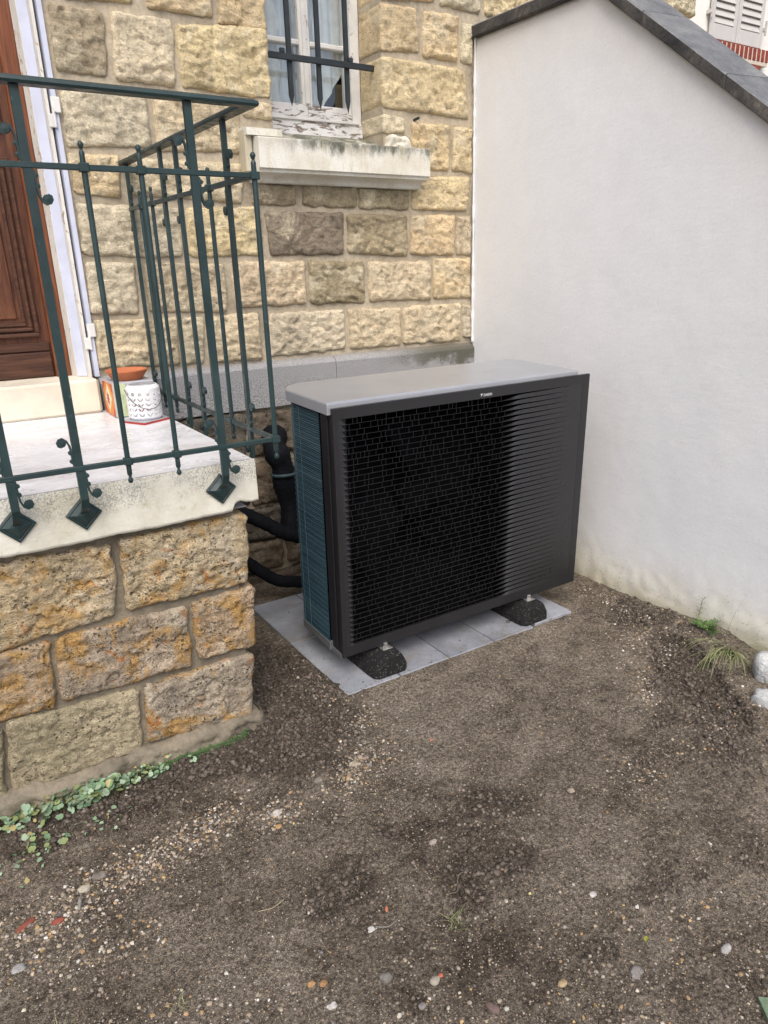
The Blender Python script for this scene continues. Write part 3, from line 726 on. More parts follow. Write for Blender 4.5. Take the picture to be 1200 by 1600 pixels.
curtain(lambda x, z: True, .56, .835, 2.34, 3.65, cloth('sheer_cloth', (.92, .94, .97)), 'pale sheer curtain in the middle of the barred window', 50, 20).location.y += .03

# ------------------------------------------------------------------ WHITE GARDEN WALL
ww = empty('white_wall', (1.69, -.8, 0), 'tall white rendered garden wall with sloping dark grey coping', 'wall')
def topz_(y): return 2.675 if y > .341 else max(2.675 + (y - .341) * .721, 1.05)
NY, NZ = 260, 150
ys = np.linspace(1.20, -3.2, NY); V = []; F = []
Vg = np.zeros((NY, NZ, 3))
for i, y in enumerate(ys):
    t = topz_(y); Vg[i, :, 0] = 1.579; Vg[i, :, 1] = y; Vg[i, :, 2] = np.linspace(-.25, t, NZ)
P = Vg.reshape(-1, 3)
wob = fbm(P * np.array([1, 2.2, 2.2]), 4, 71) * .0035 + fbm(P * 11, 4, 77) * .0010
near = np.exp(-(P[:, 2].clip(0) / .18) ** 2)
P2 = P.copy(); P2[:, 0] += wob - near * (.010 + .018 * np.abs(fbm(P * 9, 4, 81)))
# the render feathers out unevenly over the stone wall
e = P[:, 1] > 1.19
P2[e, 0] += 0
idx = np.arange(NY * NZ).reshape(NY, NZ)
F = np.stack([idx[:-1, :-1], idx[1:, :-1], idx[1:, 1:], idx[:-1, 1:]], -1).reshape(-1, 4).tolist()
nb = len(P2); back = P.copy(); back[:, 0] = 1.80
allV = np.vstack([P2, back[idx[:, 0]], back[idx[:, -1]]])
b0 = nb; t0 = nb + NY
for i in range(NY - 1):
    F.append((b0 + i, b0 + i + 1, t0 + i + 1, t0 + i)); F.append((int(idx[i, -1]), int(idx[i + 1, -1]), t0 + i + 1, t0 + i))
ob('rendered_face', allV, F, M['white_render'], ww, smooth=True)
# ragged lip of render where it meets the stone
P = []; 
b = MB(); pts = []
for k in range(120):
    z = 1.15 + k * (2.70 - 1.15) / 119; nse = float(fbm(np.array([[z * 14, 3.3, 0.]]), 4, 5)[0])
    pts.append((1.576 - .004 + .004 * nse, 1.166 + .006 * nse, z))
b.tube(pts, [.007 + .005 * float(fbm(np.array([[p[2] * 30, 9.1, 0.]]), 3, 8)[0]) for p in pts], 7)
b.build('render_edge', M['white_render'], ww, smooth=True)
# coping slabs
cuts = [1.17, .341, .064, -.351, -.77, -1.19, -1.62, -1.91, -2.5, -3.2]
for a, c in zip(cuts[:-1], cuts[1:]):
    a2, c2 = a - .0015, c + .0015
    za, zc = topz_(a2) , topz_(c2)
    th = .054
    V = []; j = [rs.uniform(-.002, .002) for _ in range(4)]
    n = 14
    pA = [(1.550 + j[0], 0), (1.547 + j[0], .004), (1.547 + j[0], th - .006), (1.553 + j[0], th), (1.828, th + .012), (1.833, th + .006), (1.833, 0)]
    V = []; F = []; mi = []
    for i in range(n + 1):
        y = a2 + (c2 - a2) * i / n; zz = za + (zc - za) * i / n
        wv_ = .0025 * float(fbm(np.array([[y * 9, a, 0.]]), 3, 3)[0])
        for (x, h) in pA: V.append((x + wv_, y, zz + h))
    m_ = len(pA)
    for i in range(n):
        for k in range(m_):
            k2 = (k + 1) % m_; F.append((i * m_ + k, i * m_ + k2, (i + 1) * m_ + k2, (i + 1) * m_ + k)); mi.append(1 if k in (0, 1, 6, 5) else 0)
    F.append(tuple(range(m_))); F.append(tuple(n * m_ + k for k in range(m_))[::-1]); mi += [1, 1]
    ob('coping_slab', V, F, None, ww, mats=[M['coping'], M['coping_edge']], midx=mi)

# ------------------------------------------------------------------ NEIGHBOUR HOUSE
nh = empty('neighbour_house', (12, 8, 0), 'white house in the distance with a louvred shutter over a red brick sill', 'house')
MB().box(5, 22, 6.0, 10, -.3, 9).build('wall', M['facade'], nh)
for x0, x1 in ((9.93, 10.575), (10.59, 11.255)):
    z0, z1 = 4.74, 7.2
    b = MB().box(x0, x0 + .085, 5.93, 5.97, z0, z1, .006).box(x1 - .085, x1, 5.93, 5.97, z0, z1, .006).box(x0 + .085, x1 - .085, 5.93, 5.97, z0, z0 + .20, .006).box(x0 + .085, x1 - .085, 5.93, 5.97, z1 - .12, z1, .006)
    lf = b.build('shutter', M['shutter'], nh)
    MB().box(x0 + .08, x1 - .08, 5.962, 5.967, z0 + .19, z1 - .11).build('shutter_back', M['shutter'], lf)
    z = z0 + .21
    while z < z1 - .16:
        MB().prism([(5.926, z), (5.932, z - .006), (5.962, z + .078), (5.956, z + .084)], x0 + .086, x1 - .086).build('slat', M['shutter'], lf)
        z += .098
for x, z in ((9.90, 5.05), (11.29, 4.98)):
    MB().box(x - .02, x + .02, 5.9, 5.999, z, z + .05).box(x - .012, x + .012, 5.89, 5.92, z - .06, z + .14).build('shutter_catch', M['shutter'], nh)
x = 9.76
bs = MB().box(9.77, 11.43, 5.897, 5.999, 4.50, 4.715).build('brick_sill', M['pale_joint'], nh)
while x < 11.43:
    MB().box(x, x + .086, 5.89, 5.995, 4.55, 4.725, .008).build('brick', M['brick'], bs); x += .114
x = 9.84
while x < 11.2:
    MB().box(x, x + .22, 5.90, 5.996, 4.43, 4.535, .008).build('brick', M['brick'], bs); x += .24

# ------------------------------------------------------------------ STOOP
st = empty('stoop', (-1.3, .5, 0), 'stone entrance landing with thick pale slab over rust-stained masonry beside the door', 'stoop')
SX1, SY0, SZ1, SZ0 = -.335, -.103, 1.005, .838
# body (mortar core)
MB().box(-3.0, -.415, -.055, 1.17, -.3, .835).build('masonry_core', M['grey_mortar'], st)
ST = [
 ((-1.212,0.820),(-0.800,0.808),(-0.824,0.573),(-1.264,0.555),0),
 ((-0.775,0.812),(-0.366,0.815),(-0.386,0.574),(-0.790,0.581),0),
 ((-1.267,0.543),(-1.021,0.547),(-1.037,0.326),(-1.307,0.337),1),
 ((-1.000,0.546),(-0.605,0.544),(-0.611,0.327),(-1.015,0.334),2),
 ((-0.583,0.545),(-0.369,0.555),(-0.383,0.332),(-0.586,0.333),1),
 ((-1.311,0.317),(-1.193,0.309),(-1.220,0.070),(-1.357,0.085),3),
 ((-1.179,0.321),(-0.798,0.296),(-0.812,0.074),(-1.200,0.078),3),
 ((-0.772,0.301),(-0.393,0.299),(-0.416,0.060),(-0.787,0.089),4)]
STT = {0: (.56, .45, .29), 1: (.47, .36, .24), 2: (.43, .355, .265), 3: (.46, .39, .26), 4: (.45, .38, .285)}
for i, s_ in enumerate(ST):
    edge_st = s_[1][0] > -.45
    V, F = stone_block(s_[:4], -.066, .12 if edge_st else .03, seed=200 + i, res=.0065, facet=.7, bulge=.009, rough=.012, edge=.008, k=8 if edge_st else 1, side=.03 if edge_st else 0, power=.006, lump=34, rr0=.016)
    ob('stone', V, F, M['stoop_mossy' if s_[4] == 3 else 'stoop_stone'], st, smooth=True, color=tint(STT[s_[4]]))
for z1, z0, xs_ in ((.82, .56, (-3.0, -2.55, -2.1, -1.68, -1.24)), (.54, .335, (-3.0, -2.7, -2.3, -1.8, -1.29)), (.31, .08, (-3.0, -2.6, -2.2, -1.75, -1.34)), (.065, -.15, (-3.0, -2.6, -2.1, -1.7, -1.3, -.9, -.44))):
    for a, c in zip(xs_[:-1], xs_[1:]):
        V, F = stone_block([(a + .012, z1), (c - .012, z1), (c - .012, z0), (a + .012, z0)], -.062, .03, seed=rs.randint(1, 999), res=.014, bulge=.012, rough=.010, power=.014)
        ob('stone', V, F, M['stoop_stone'], st, smooth=True, color=tint(STT[rs.choice([0, 1, 2])]))
# side face of the stoop (towards the heat pump)
def sidefn(V): return np.stack([-.408 - (V[:, 1]), V[:, 0], V[:, 2]], 1)
for z1, z0, yy in ((.815, .575, (.07, .45, .80, 1.15)), (.55, .335, (.07, .30, .72, 1.15)), (.305, .075, (.07, .40, .80, 1.15)), (.06, -.15, (.07, .5, .8, 1.15))):
    for a, c in zip(yy[:-1], yy[1:]):
        V, F = stone_block([(a + .012, z1), (c - .012, z1), (c - .012, z0), (a + .012, z0)], 0, .03, seed=rs.randint(1, 999), res=.016, bulge=.014, rough=.012, fn=sidefn)
        ob('stone', V, F, M['stoop_stone'], st, smooth=True, color=tint(STT[rs.choice([0, 1, 2, 4])]))
# mortar footing, uneven lip along the ground
V, F = stone_block([(-1.45, .085), (-.385, .075), (-.372, -.12), (-1.45, -.12)], -.085, .10, seed=301, res=.012, bulge=.022, rough=.016, edge=.014, k=5, side=.02)
ob('footing', V, F, M['grey_mortar'], st, smooth=True)
# thick slab with chipped lower edge: top sheet + weathered edge band
nx = 260
xs_ = np.linspace(-3.0, SX1, nx); V = []; F = []
prof_z = [SZ1 - .0005, SZ1 - .006, SZ1 - .03, .95, .91, .875, .850, .840, .838]
for i, x in enumerate(xs_):
    n1 = float(fbm(np.array([[x * 9, 1.7, 0.]]), 4, 61)[0]); n2 = float(fbm(np.array([[x * 24, 5.7, 0.]]), 4, 62)[0])
    fr = max(0, (x + .43) / .095) if x > -.43 else 0
    chip = .030 * min(1, fr * 6) * (1 + .5 * n2) if fr > 0 else .010 * max(0, n1 + .1)
    zb = SZ0 + chip + .006 * n2
    for k, z in enumerate(prof_z):
        t = (SZ1 - z) / (SZ1 - SZ0); zz = SZ1 + (zb - SZ1) * t
        y = SY0 + (.006 if k == 0 else .0015 if k == 1 else 0) + .003 * float(fbm(np.array([[x * 12, 3., zz * 12]]), 3, 63)[0])
        if k == len(prof_z) - 1: y += .03
        V.append((x, y, zz))
m_ = len(prof_z)
for i in range(nx - 1):
    for k in range(m_ - 1): F.append((i * m_ + k, (i + 1) * m_ + k, (i + 1) * m_ + k + 1, i * m_ + k + 1))
# right end of the slab
ny = 60; base = len(V)
for j in range(ny):
    y = SY0 + .0 + (1.165 - SY0) * j / (ny - 1)
    for k, z in enumerate(prof_z):
        t = (SZ1 - z) / (SZ1 - SZ0); src = V[(nx - 1) * m_ + k]
        x = SX1 - (.006 if k == 0 else 0) + (.004 * float(fbm(np.array([[y * 12, 8., z * 12]]), 3, 64)[0]) if j else 0)
        V.append((x if j else src[0], y if j else src[1], src[2]))
for j in range(ny - 1):
    for k in range(m_ - 1): F.append((base + j * m_ + k, base + (j + 1) * m_ + k, base + (j + 1) * m_ + k + 1, base + j * m_ + k + 1))
ob('slab_edge', V, F, M['slab_edge'], st, smooth=True)
MB().add([(-3.0, SY0 + .008, SZ1), (SX1 - .006, SY0 + .008, SZ1), (SX1 - .006, 1.165, SZ1), (-3.0, 1.165, SZ1), (-3.0, SY0 + .03, .842), (SX1 - .03, SY0 + .03, .842), (SX1 - .03, 1.165, .842), (-3.0, 1.165, .842)], [(0, 1, 2, 3), (7, 6, 5, 4)]).build('slab_top', M['slab_top'], st)
MB().box(-1.66, -.532, 1.098, 1.40, 1.006, 1.1495, .010).build('door_step', M['step'], st)

# ------------------------------------------------------------------ IRON RAILING
rl = empty('iron_railing', (-.7, -.16, .9), 'dark green wrought iron railing round the entrance landing', 'railing')
RY, RX, ZT, ZM, ZL = -.164, -.285, 2.008, 1.828, 1.0735
RXL, RYB = -2.6, 1.18
def hand(P0, P1, name='handrail'):
    pass
# moulded handrail: flat bar with rounded top, mitred at the corner
hp = [(-.019, -.009), (.019, -.009), (.022, -.003), (.020, .004), (.010, .009), (-.010, .009), (-.020, .004), (-.022, -.003)]
V = []; F = []
for (x, y, dx, dy) in ((RXL, RY, 0, 1), (RX, RY, 1, 1), (RX, RYB, 1, 0)):
    for o_, h in hp:
        # outward offset o_
        if (dx, dy) == (0, 1): V.append((x, y - o_, ZT + h))
        elif (dx, dy) == (1, 0): V.append((x + o_, y, ZT + h))
        else: V.append((x + o_, y - o_, ZT + h))
n = len(hp)
for i in range(2):
    for k in range(n): F.append((i * n + k, i * n + (k + 1) % n, (i + 1) * n + (k + 1) % n, (i + 1) * n + k))
F += [tuple(range(n)), tuple(range(2 * n, 3 * n))[::-1]]
ob('handrail', V, F, M['iron'], rl)
for z in (ZM, ZL):
    MB().box(RXL, RX - .0075, RY - .0075, RY + .0075, z - .007, z + .007, .0015).build('rail', M['iron'], rl)
    MB().box(RX - .007, RX + .007, RY - .010, RYB + .03, z - .0075, z + .0075, .0015).build('rail', M['iron'], rl)
# spear bars (front and side)
def spear_mesh():
    r = .0075
    return [(0.0001, -.440), (.0052, -.438), (.0078, -.431), (.0052, -.4235), (.0038, -.421), (.0048, -.417), (.0072, -.412), (.0072, -.395), (r, -.385), (r, .385), (.0066, .405), (.0072, .412), (.0048, .417), (.0038, .421), (.0052, .4235), (.0078, .431), (.0052, .438), (.0001, .440)]
zc = (ZM + ZL) / 2 - .002
sp0 = MB().lathe(spear_mesh(), (0, 0, 0), 10).build('spear_bar', M['iron'], rl, smooth=True, origin=(0, 0, 0))
spots = [(-.740, RY), (-.600, RY), (RX, RY), (-1.19, RY), (-1.33, RY), (-1.75, RY), (-1.88, RY), (-2.3, RY), (-2.43, RY)]
spots += [(RX, .203), (RX, .345), (RX, .842), (RX, 1.003)]
for i, (x, y) in enumerate(spots):
    o = sp0 if i == 0 else sp0.copy()
    if i: COL.objects.link(o); o.parent = rl
    sc_ = 1.09 if i == 2 else 1.0
    o.location = Vector((x + (.0 if y == RY else .010 * 0), y, zc)) - FC[rl.name]
    o.scale = (sc_, sc_, sc_ if sc_ == 1 else 1.0)
    FC[o.name] = Vector((x, y, zc))
    for z in (ZM, ZL): MB().box(x - .0115, x + .0115, y - .0115, y + .0115, z - .0105, z + .0105, .002).build('collar', M['iron'], o)
# posts: flat bars 20 x 10 with bent foot, diamond plate and scrolls
def ribbon(path, w, t, plane, yc):
    """path in (u,z): flat strip of width w across the plane, thickness t"""
    V = []; F = []; n = len(path)
    for i, (u, z) in enumerate(path):
        a = path[max(i - 1, 0)]; b = path[min(i + 1, n - 1)]
        dx, dz = b[0] - a[0], b[1] - a[1]; L = sqrt(dx * dx + dz * dz) or 1; nx_, nz_ = -dz / L * t / 2, dx / L * t / 2
        for s1, s2 in ((1, -1), (1, 1), (-1, 1), (-1, -1)):
            uu, zz, yy = u + nx_ * s1, z + nz_ * s1, yc + w / 2 * s2
            V.append((uu, yy, zz) if plane == 'front' else (yy, uu, zz))
    for i in range(n - 1):
        for k in range(4): F.append((i * 4 + k, i * 4 + (k + 1) % 4, i * 4 + 4 + (k + 1) % 4, i * 4 + 4 + k))
    F += [(0, 1, 2, 3), tuple((n - 1) * 4 + k for k in (3, 2, 1, 0))]
    return V, F
def scroll(u0, zr, plane, yc, sgn, parent):
    """S-pair of curls either side of a post at a rail height zr; sgn -1: upper curl to the left"""
    for s_ in (1, -1):
        h = .5
        su = -s_ * sgn * -1
        def q(u, z): return (u0 + su * u, zr + s_ * z)
        path = [q(.0125, .010), q(.0135, .030), q(.014, .050), q(.016, .066), q(.022, .080), q(.031, .087), q(.040, .084), q(.045, .076), q(.043, .068), q(.036, .065)]
        b = MB(); V, F = ribbon(path, .011, .005, plane, yc); b.add(V, F)
        for (u, z, r) in ((.016, .022, .0058), (.0165, .046, .0058)):
            p = q(u, z); c = (p[0], yc - .0055, p[1]) if plane == 'front' else (yc - .0055, p[0], p[1])
            b.lathe([(.0001, 0), (r, .001), (r, .010), (.0001, .011)], c, 10, 'y' if plane == 'front' else 'x')
        p = q(.034, .075); c = (p[0], yc - .0065, p[1]) if plane == 'front' else (yc - .0065, p[0], p[1])
        b.lathe([(.0001, 0), (.0100, .001), (.0112, .003), (.0112, .011), (.0001, .0125)], c, 12, 'y' if plane == 'front' else 'x')
        b.build('scroll', M['iron'], parent)
def post(u, plane='front', lean=0.0, plate_dx=0.0, side_sgn=-1):
    yc = RY if plane == 'front' else RX
    wall_ = SY0 if plane == 'front' else SX1          # face of the slab
    hw = .0105; ht = .006
    out = -1 if plane == 'front' else 1
    zs_ = [ZT - .010, 1.10, .985, .955, .940, .928]
    ys_ = [yc, yc, yc, yc + (-out) * .012, yc + (-out) * .032, wall_ + out * .002]
    V = []; F = []
    for z, y in zip(zs_, ys_):
        uu = u + plate_dx * (1 if z < 1.0 else 0) * 0
        for du, dy in ((-hw, -ht), (hw, -ht), (hw, ht), (-hw, ht)):
            zz = z
            V.append((uu + du, y + dy, zz) if plane == 'front' else (y + dy, uu + du, zz))
    n = len(zs_)
    for i in range(n - 1):
        for k in range(4): F.append((i * 4 + k, i * 4 + (k + 1) % 4, i * 4 + 4 + (k + 1) % 4, i * 4 + 4 + k))
    F += [(0, 1, 2, 3), tuple((n - 1) * 4 + k for k in (3, 2, 1, 0))]
    p = ob('post', V, F, M['iron'], rl)
    # diamond plate on the slab face
    R1, R2 = .050, .022
    zc_ = .928
    b = MB(); ring = []
    for R_, d in ((R1, .0), (R1, .005), (R1 * .86, .0075), (R1 * .80, .006), (R2, .017), (.0001, .020)):
        for a in range(4):
            t = a * pi / 2
            du, dz = R_ * cos(t), R_ * sin(t)
            y = wall_ + out * (.0025 + d)
            ring.append((u + du, y, zc_ + dz) if plane == 'front' else (y, u + du, zc_ + dz))
    Fp = []
    for i in range(5):
        for k in range(4): Fp.append((i * 4 + k, i * 4 + (k + 1) % 4, i * 4 + 4 + (k + 1) % 4, i * 4 + 4 + k))
    Fp.append((0, 1, 2, 3))
    b.add(ring, Fp); b.build('base_plate', M['iron'], p)
    scroll(u, ZM, plane, yc, side_sgn, p); scroll(u, ZL, plane, yc, side_sgn, p)
for u in (-.459, -.870, -1.045, -1.46, -1.62, -2.03, -2.16): post(u, 'front')
for u in (.040, .500, .676, 1.140): post(u, 'side', side_sgn=-1)

# ------------------------------------------------------------------ THINGS ON THE LANDING
tp = empty('tiled_planter', (-.44, 1.0, 1.006), 'square planter clad in patterned orange and grey tiles under a terracotta saucer', 'planter')
tp_rot = radians(0)
X0, X1, Y0, Y1, Z0, Z1 = -.522, -.352, .905, 1.075, 1.0062, 1.150
b = MB().box(X0, X1, Y0, Y1, Z0, Z1, .004); pb = b.build('body', M['tile_base'], tp)
# left face pattern (faces -X): orange tile with diamond and star
e_ = .0022
def patch(name, pts, mat, side, d):
    if side == 'L': V = [(X0 - d, p[0], p[1]) for p in pts]
    else: V = [(p[0], Y0 - d, p[1]) for p in pts]
    c = [(v[0] + (.002 if side == 'L' else 0), v[1] + (.002 if side != 'L' else 0), v[2]) for v in V]
    n = len(V); F = [tuple(range(n)), tuple(range(n, 2 * n))[::-1]] + [(i, (i + 1) % n, (i + 1) % n + n, i + n) for i in range(n)]
    return ob(name, V + c, F, mat, tp)
cy, cz = (Y0 + Y1) / 2, (Z0 + Z1) / 2 + .0
patch('tile', [(Y0 + .004, Z0 + .004), (Y1 - .004, Z0 + .004), (Y1 - .004, Z1 - .004), (Y0 + .004, Z1 - .004)], M['tile_orange'], 'L', e_)
patch('motif', [(cy, Z0 + .010), (cy + .058, cz), (cy, Z1 - .010), (cy - .058, cz)], M['tile_yellow'], 'L', e_ + .0012)
patch('motif', [(cy, Z0 + .022), (cy + .044, cz), (cy, Z1 - .022), (cy - .044, cz)], M['tile_cream'], 'L', e_ + .0024)
star = []
for k in range(16):
    r_ = .030 if k % 2 == 0 else .014; star.append((cy + r_ * cos(k * pi / 8) * .9, cz + r_ * sin(k * pi / 8)))
patch('motif', star, M['tile_red'], 'L', e_ + .0036)
for sy in (-1, 1):
    for sz in (-1, 1):
        patch('motif', [(cy + sy * .078, cz + sz * .066), (cy + sy * .045, cz + sz * .066), (cy + sy * .078, cz + sz * .033)], M['tile_red'], 'L', e_ + .0012)
# front face: pale green strip and red ring
patch('tile', [(X0 + .004, Z0 + .004), (X0 + .052, Z0 + .004), (X0 + .052, Z1 - .004), (X0 + .004, Z1 - .004)], M['tile_pale_green'], 'F', e_)
ring = MB(); cx_ = X0 + .128
R_ = [(.062, .0), (.062, .003), (.040, .003), (.040, .0)]
ring.lathe([(r, -.003 - h + .003) for r, h in R_] , (cx_, Y0 - .001, cz - .004), 28, 'y')
ring.build('ring_motif', M['tile_red'], tp)
ring = MB().lathe([(.0001, -.0022), (.030, -.0022), (.030, .0)], (cx_, Y0 - .0012, cz - .004), 24, 'y'); ring.build('disc_motif', M['tile_cream'], tp)
sc0 = MB().lathe([(.0001, .0), (.058, .0), (.062, .003), (.084, .036), (.086, .041), (.080, .041), (.076, .037), (.058, .009), (.0001, .008)], (-.437, .99, 1.1508), 32)
tag(sc0.build('plant_saucer', M['terracotta'], smooth=True), 'round terracotta saucer lying on top of the tiled planter by the door', 'saucer')
# flat tile the lantern stands on
cst = empty('ceramic_tile', (-.44, .79, 1.006), 'thin patterned ceramic tile under the white lantern on the landing', 'tile')
c0 = np.array([-.440, .775]); ang = radians(28); hw = .068
cor = [(c0[0] + hw * (cos(ang) * a - sin(ang) * b_), c0[1] + hw * (sin(ang) * a + cos(ang) * b_)) for a, b_ in ((-1, -1), (1, -1), (1, 1), (-1, 1))]
MB().prism(cor, 1.0055, 1.0125, 'z').build('body', M['tile_red'], cst)
cor2 = [(c0[0] + (x - c0[0]) * .97, c0[1] + (y - c0[1]) * .97) for x, y in cor]
MB().prism(cor2, 1.0128, 1.0145, 'z').build('glaze', M['tile_base'], cst)
# pierced lantern
LC = (-.432, .790, 1.0147)
ln = empty('lantern', LC, 'white ceramic lantern pierced with leaf-shaped holes and a thin dark wire handle', 'lantern')
LR, LH = .067, .138
import math as _m
NU, NV = 168, 90
def hole(a, h):
    """True where the shell is pierced"""
    n = 14; c = (a / (2 * pi) * n) % 1.0 - .5; u = c * (2 * pi * LR / n); v = h
    if .098 < v < .112 and abs(u) < .0070: return int(a / (2 * pi) * n) % 2 == 0 or True
    for r_ in range(4):
        zc_ = .022 + r_ * .0205
        for s_ in (-1, 1):
            du = u - s_ * .0062; dv = v - zc_
            p_ = du * s_ * .62 + dv * .78; q_ = du * s_ * .78 - dv * .62
            if (p_ / .0080) ** 2 + (q_ / .0032) ** 2 < 1: return True
    return False
V = []; F = []
prof = []
for j in range(NV + 1):
    h = LH * j / NV
    r = LR
    if h < .012: r = LR - (.012 - h) ** 2 / .012 * .9
    if h > LH - .016: r = LR - ((h - (LH - .016)) / .016) ** 2 * .012
    prof.append((r, h))
for t in (0, -.004):
    for r, h in prof:
        for i in range(NU):
            a = 2 * pi * i / NU; V.append((LC[0] + (r + t) * cos(a), LC[1] + (r + t) * sin(a), LC[2] + h))
off = (NV + 1) * NU; keep = {}
for j in range(NV):
    for i in range(NU): keep[i, j] = not hole(2 * pi * (i + .5) / NU, LH * (j + .5) / NV)
for (i, j), kf in keep.items():
    i2 = (i + 1) % NU; q = (j * NU + i, j * NU + i2, (j + 1) * NU + i2, (j + 1) * NU + i)
    if kf:
        F.append(q); F.append(tuple(off + x for x in q[::-1]))
        for (di, dj, e0, e1) in ((1, 0, 1, 2), (-1, 0, 3, 0), (0, 1, 2, 3), (0, -1, 0, 1)):
            nb_ = keep.get(((i + di) % NU, j + dj))
            if nb_ is False or nb_ is None: F.append((q[e1], q[e0], off + q[e0], off + q[e1]))
ob('shell', V, F, M['ceramic'], ln, smooth=False)
MB().lathe([(.0001, .002), (LR - .006, .002), (LR - .006, .006), (.0001, .006)], LC, 32).build('floor', M['ceramic'], ln)
hb = []
for k in range(25):
    t = pi * k / 24; hb.append((LC[0] - .0705 * cos(t), LC[1] - .052 * sin(t) - .030 * sin(t), LC[2] + .122 - .075 * sin(t)))
MB().tube(hb, .0014, 6).build('handle', M['handle'], ln)

# ------------------------------------------------------------------ HEAT PUMP
hpn = empty('heat_pump', (0, 0, 0), 'black outdoor heat pump unit with louvred front and silver top on concrete slabs', 'heat pump')
hpn.rotation_euler = (.0256, -.0049, -.0074)
PW, PZ0, PZ1 = 1.27, .119, 1.115
ft, fb, fl, fr_ = .040, .044, .020, .040      # borders of the front plate
g = MB()
def plate_box(x0, x1, z0, z1): g.box(x0, x1, .0, .014, z0, z1)
plate_box(0, PW, PZ1 - ft, PZ1); plate_box(0, PW, PZ0, PZ0 + fb)
plate_box(0, fl, PZ0 + fb, PZ1 - ft); plate_box(PW - fr_, PW, PZ0 + fb, PZ1 - ft)
front = g.build('front_frame', M['grille'], hpn)
NS = 42; za, zb_ = PZ0 + fb, PZ1 - ft; pitch = (zb_ - za) / NS
XS = list(np.linspace(fl, .075, 10)) + list(np.linspace(.11, .74, 8)) + list(np.linspace(.755, .90, 18)) + list(np.linspace(.915, PW - fr_, 18))
def sstep(a, b, x):
    t = min(1, max(0, (x - a) / (b - a))); return t * t * (3 - 2 * t)
def closed(x):
    return max(1 - sstep(.030, .062, x), (.70 * sstep(.765, .895, x) + .30 * min(1, max(0, (x - .82) / .37))))
rsl = random.Random(3)
V = []; F = []
for x in XS:
    c = closed(x)
    # back edge position: open -> short blade going inwards; closed -> up to the next line
    yb = .0065 * (1 - c) + .0003 + .0075 * sin(pi * min(1, c)) * (1 - c)
    zb2 = -.0018 * (1 - c) + (pitch - .0016 * (1 - min(1, max(0, (x - .98) / .22)))) * c
    e = min(1, max(0, (x - .98) / .22)); tk = .0012 * (1 - e * .9)
    pts = [(.0006 * (1 - e), -tk), (-.0006 * (1 - e), -tk * .2), (-.0004 * (1 - e), .0005 * (1 - e)), (yb, zb2 + .0004), (yb + .0012, zb2 - .0004 * (1 - e)), (.0022, -.0012)]
    for y, z in pts: V.append((x, y, z))
for i in range(len(XS) - 1):
    for k in range(6): F.append((i * 6 + k, i * 6 + (k + 1) % 6, (i + 1) * 6 + (k + 1) % 6, (i + 1) * 6 + k))
sl0 = None
for s_ in range(NS):
    z = za + s_ * pitch
    if sl0 is None:
        sl0 = ob('slat', [(a, b_ + .0005, c + z) for a, b_, c in V], F, M['slat'], hpn, smooth=False, origin=(0, 0, z))
    else:
        c = sl0.copy(); COL.objects.link(c); c.parent = hpn; c.location = (0, 0, z); FC[c.name] = Vector((0, 0, z))
# short vertical ties between the slats, staggered
g = MB()
for s_ in range(NS):
    z = za + s_ * pitch; x = .055 + rsl.uniform(0, .03)
    lim = .80
    while x < lim:
        g.box(x, x + .0010, .0035, .0065, z, z + pitch)
        x += rsl.choice([.018, .030, .045, .060])
g.build('slat_ties', M['mesh_bar'], hpn, kind='stuff')
# dark inner box
g = MB().box(.02, 1.20, .300, .31, .14, 1.08).box(.02, 1.20, .04, .31, .130, .135).box(.02, 1.20, .04, .31, 1.085, 1.09).box(.86, .865, .04, .30, .14, 1.08).box(.022, .026, .04, .30, .14, 1.08)
g.build('inner_duct', M['inner'], hpn)
fh = MB().lathe([(.0001, -.035), (.05, -.033), (.075, -.02), (.08, .0), (.08, .05)], (.44, .13, .66), 24, 'y').build('fan_hub', M['fan'], hpn, smooth=True)
for k in range(3):
    V = []; F = []; a0 = radians(72 + 120 * k)
    nr, na = 10, 9
    for i in range(nr):
        r = .075 + (.36 - .075) * i / (nr - 1)
        for j in range(na):
            t = j / (na - 1) - .5; a = a0 + t * radians(62 - 10 * i / nr) + .35 * (i / nr)
            V.append((.44 + r * cos(a), .17 - t * .09, .66 + r * sin(a)))
    for i in range(nr - 1):
        for j in range(na - 1): F.append((i * na + j, i * na + j + 1, (i + 1) * na + j + 1, (i + 1) * na + j))
    ob('fan_blade', V, F, M['fan'], hpn, smooth=True)
# casing shell: right side, back, left front column, base
g = MB().box(1.195, 1.205, .030, .44, .125, 1.10, .002).box(.35, 1.195, .432, .44, .125, 1.10, .002)
g.build('casing_panel', M['casing'], hpn)
g = MB().box(.006, .020, .016, .112, .125, 1.0915, .003).box(.000, .0055, .045, .060, .14, 1.0915, .002).box(.0205, .06, .016, .03, .125, 1.0915)
g.build('corner_column', M['casing'], hpn)

g = MB().box(-.008, -.003, .100, .34, .116, .148, .001).box(-.008, .01, .098, .1015, .112, .152, .001); g.build('side_lip', M['tray'], hpn)
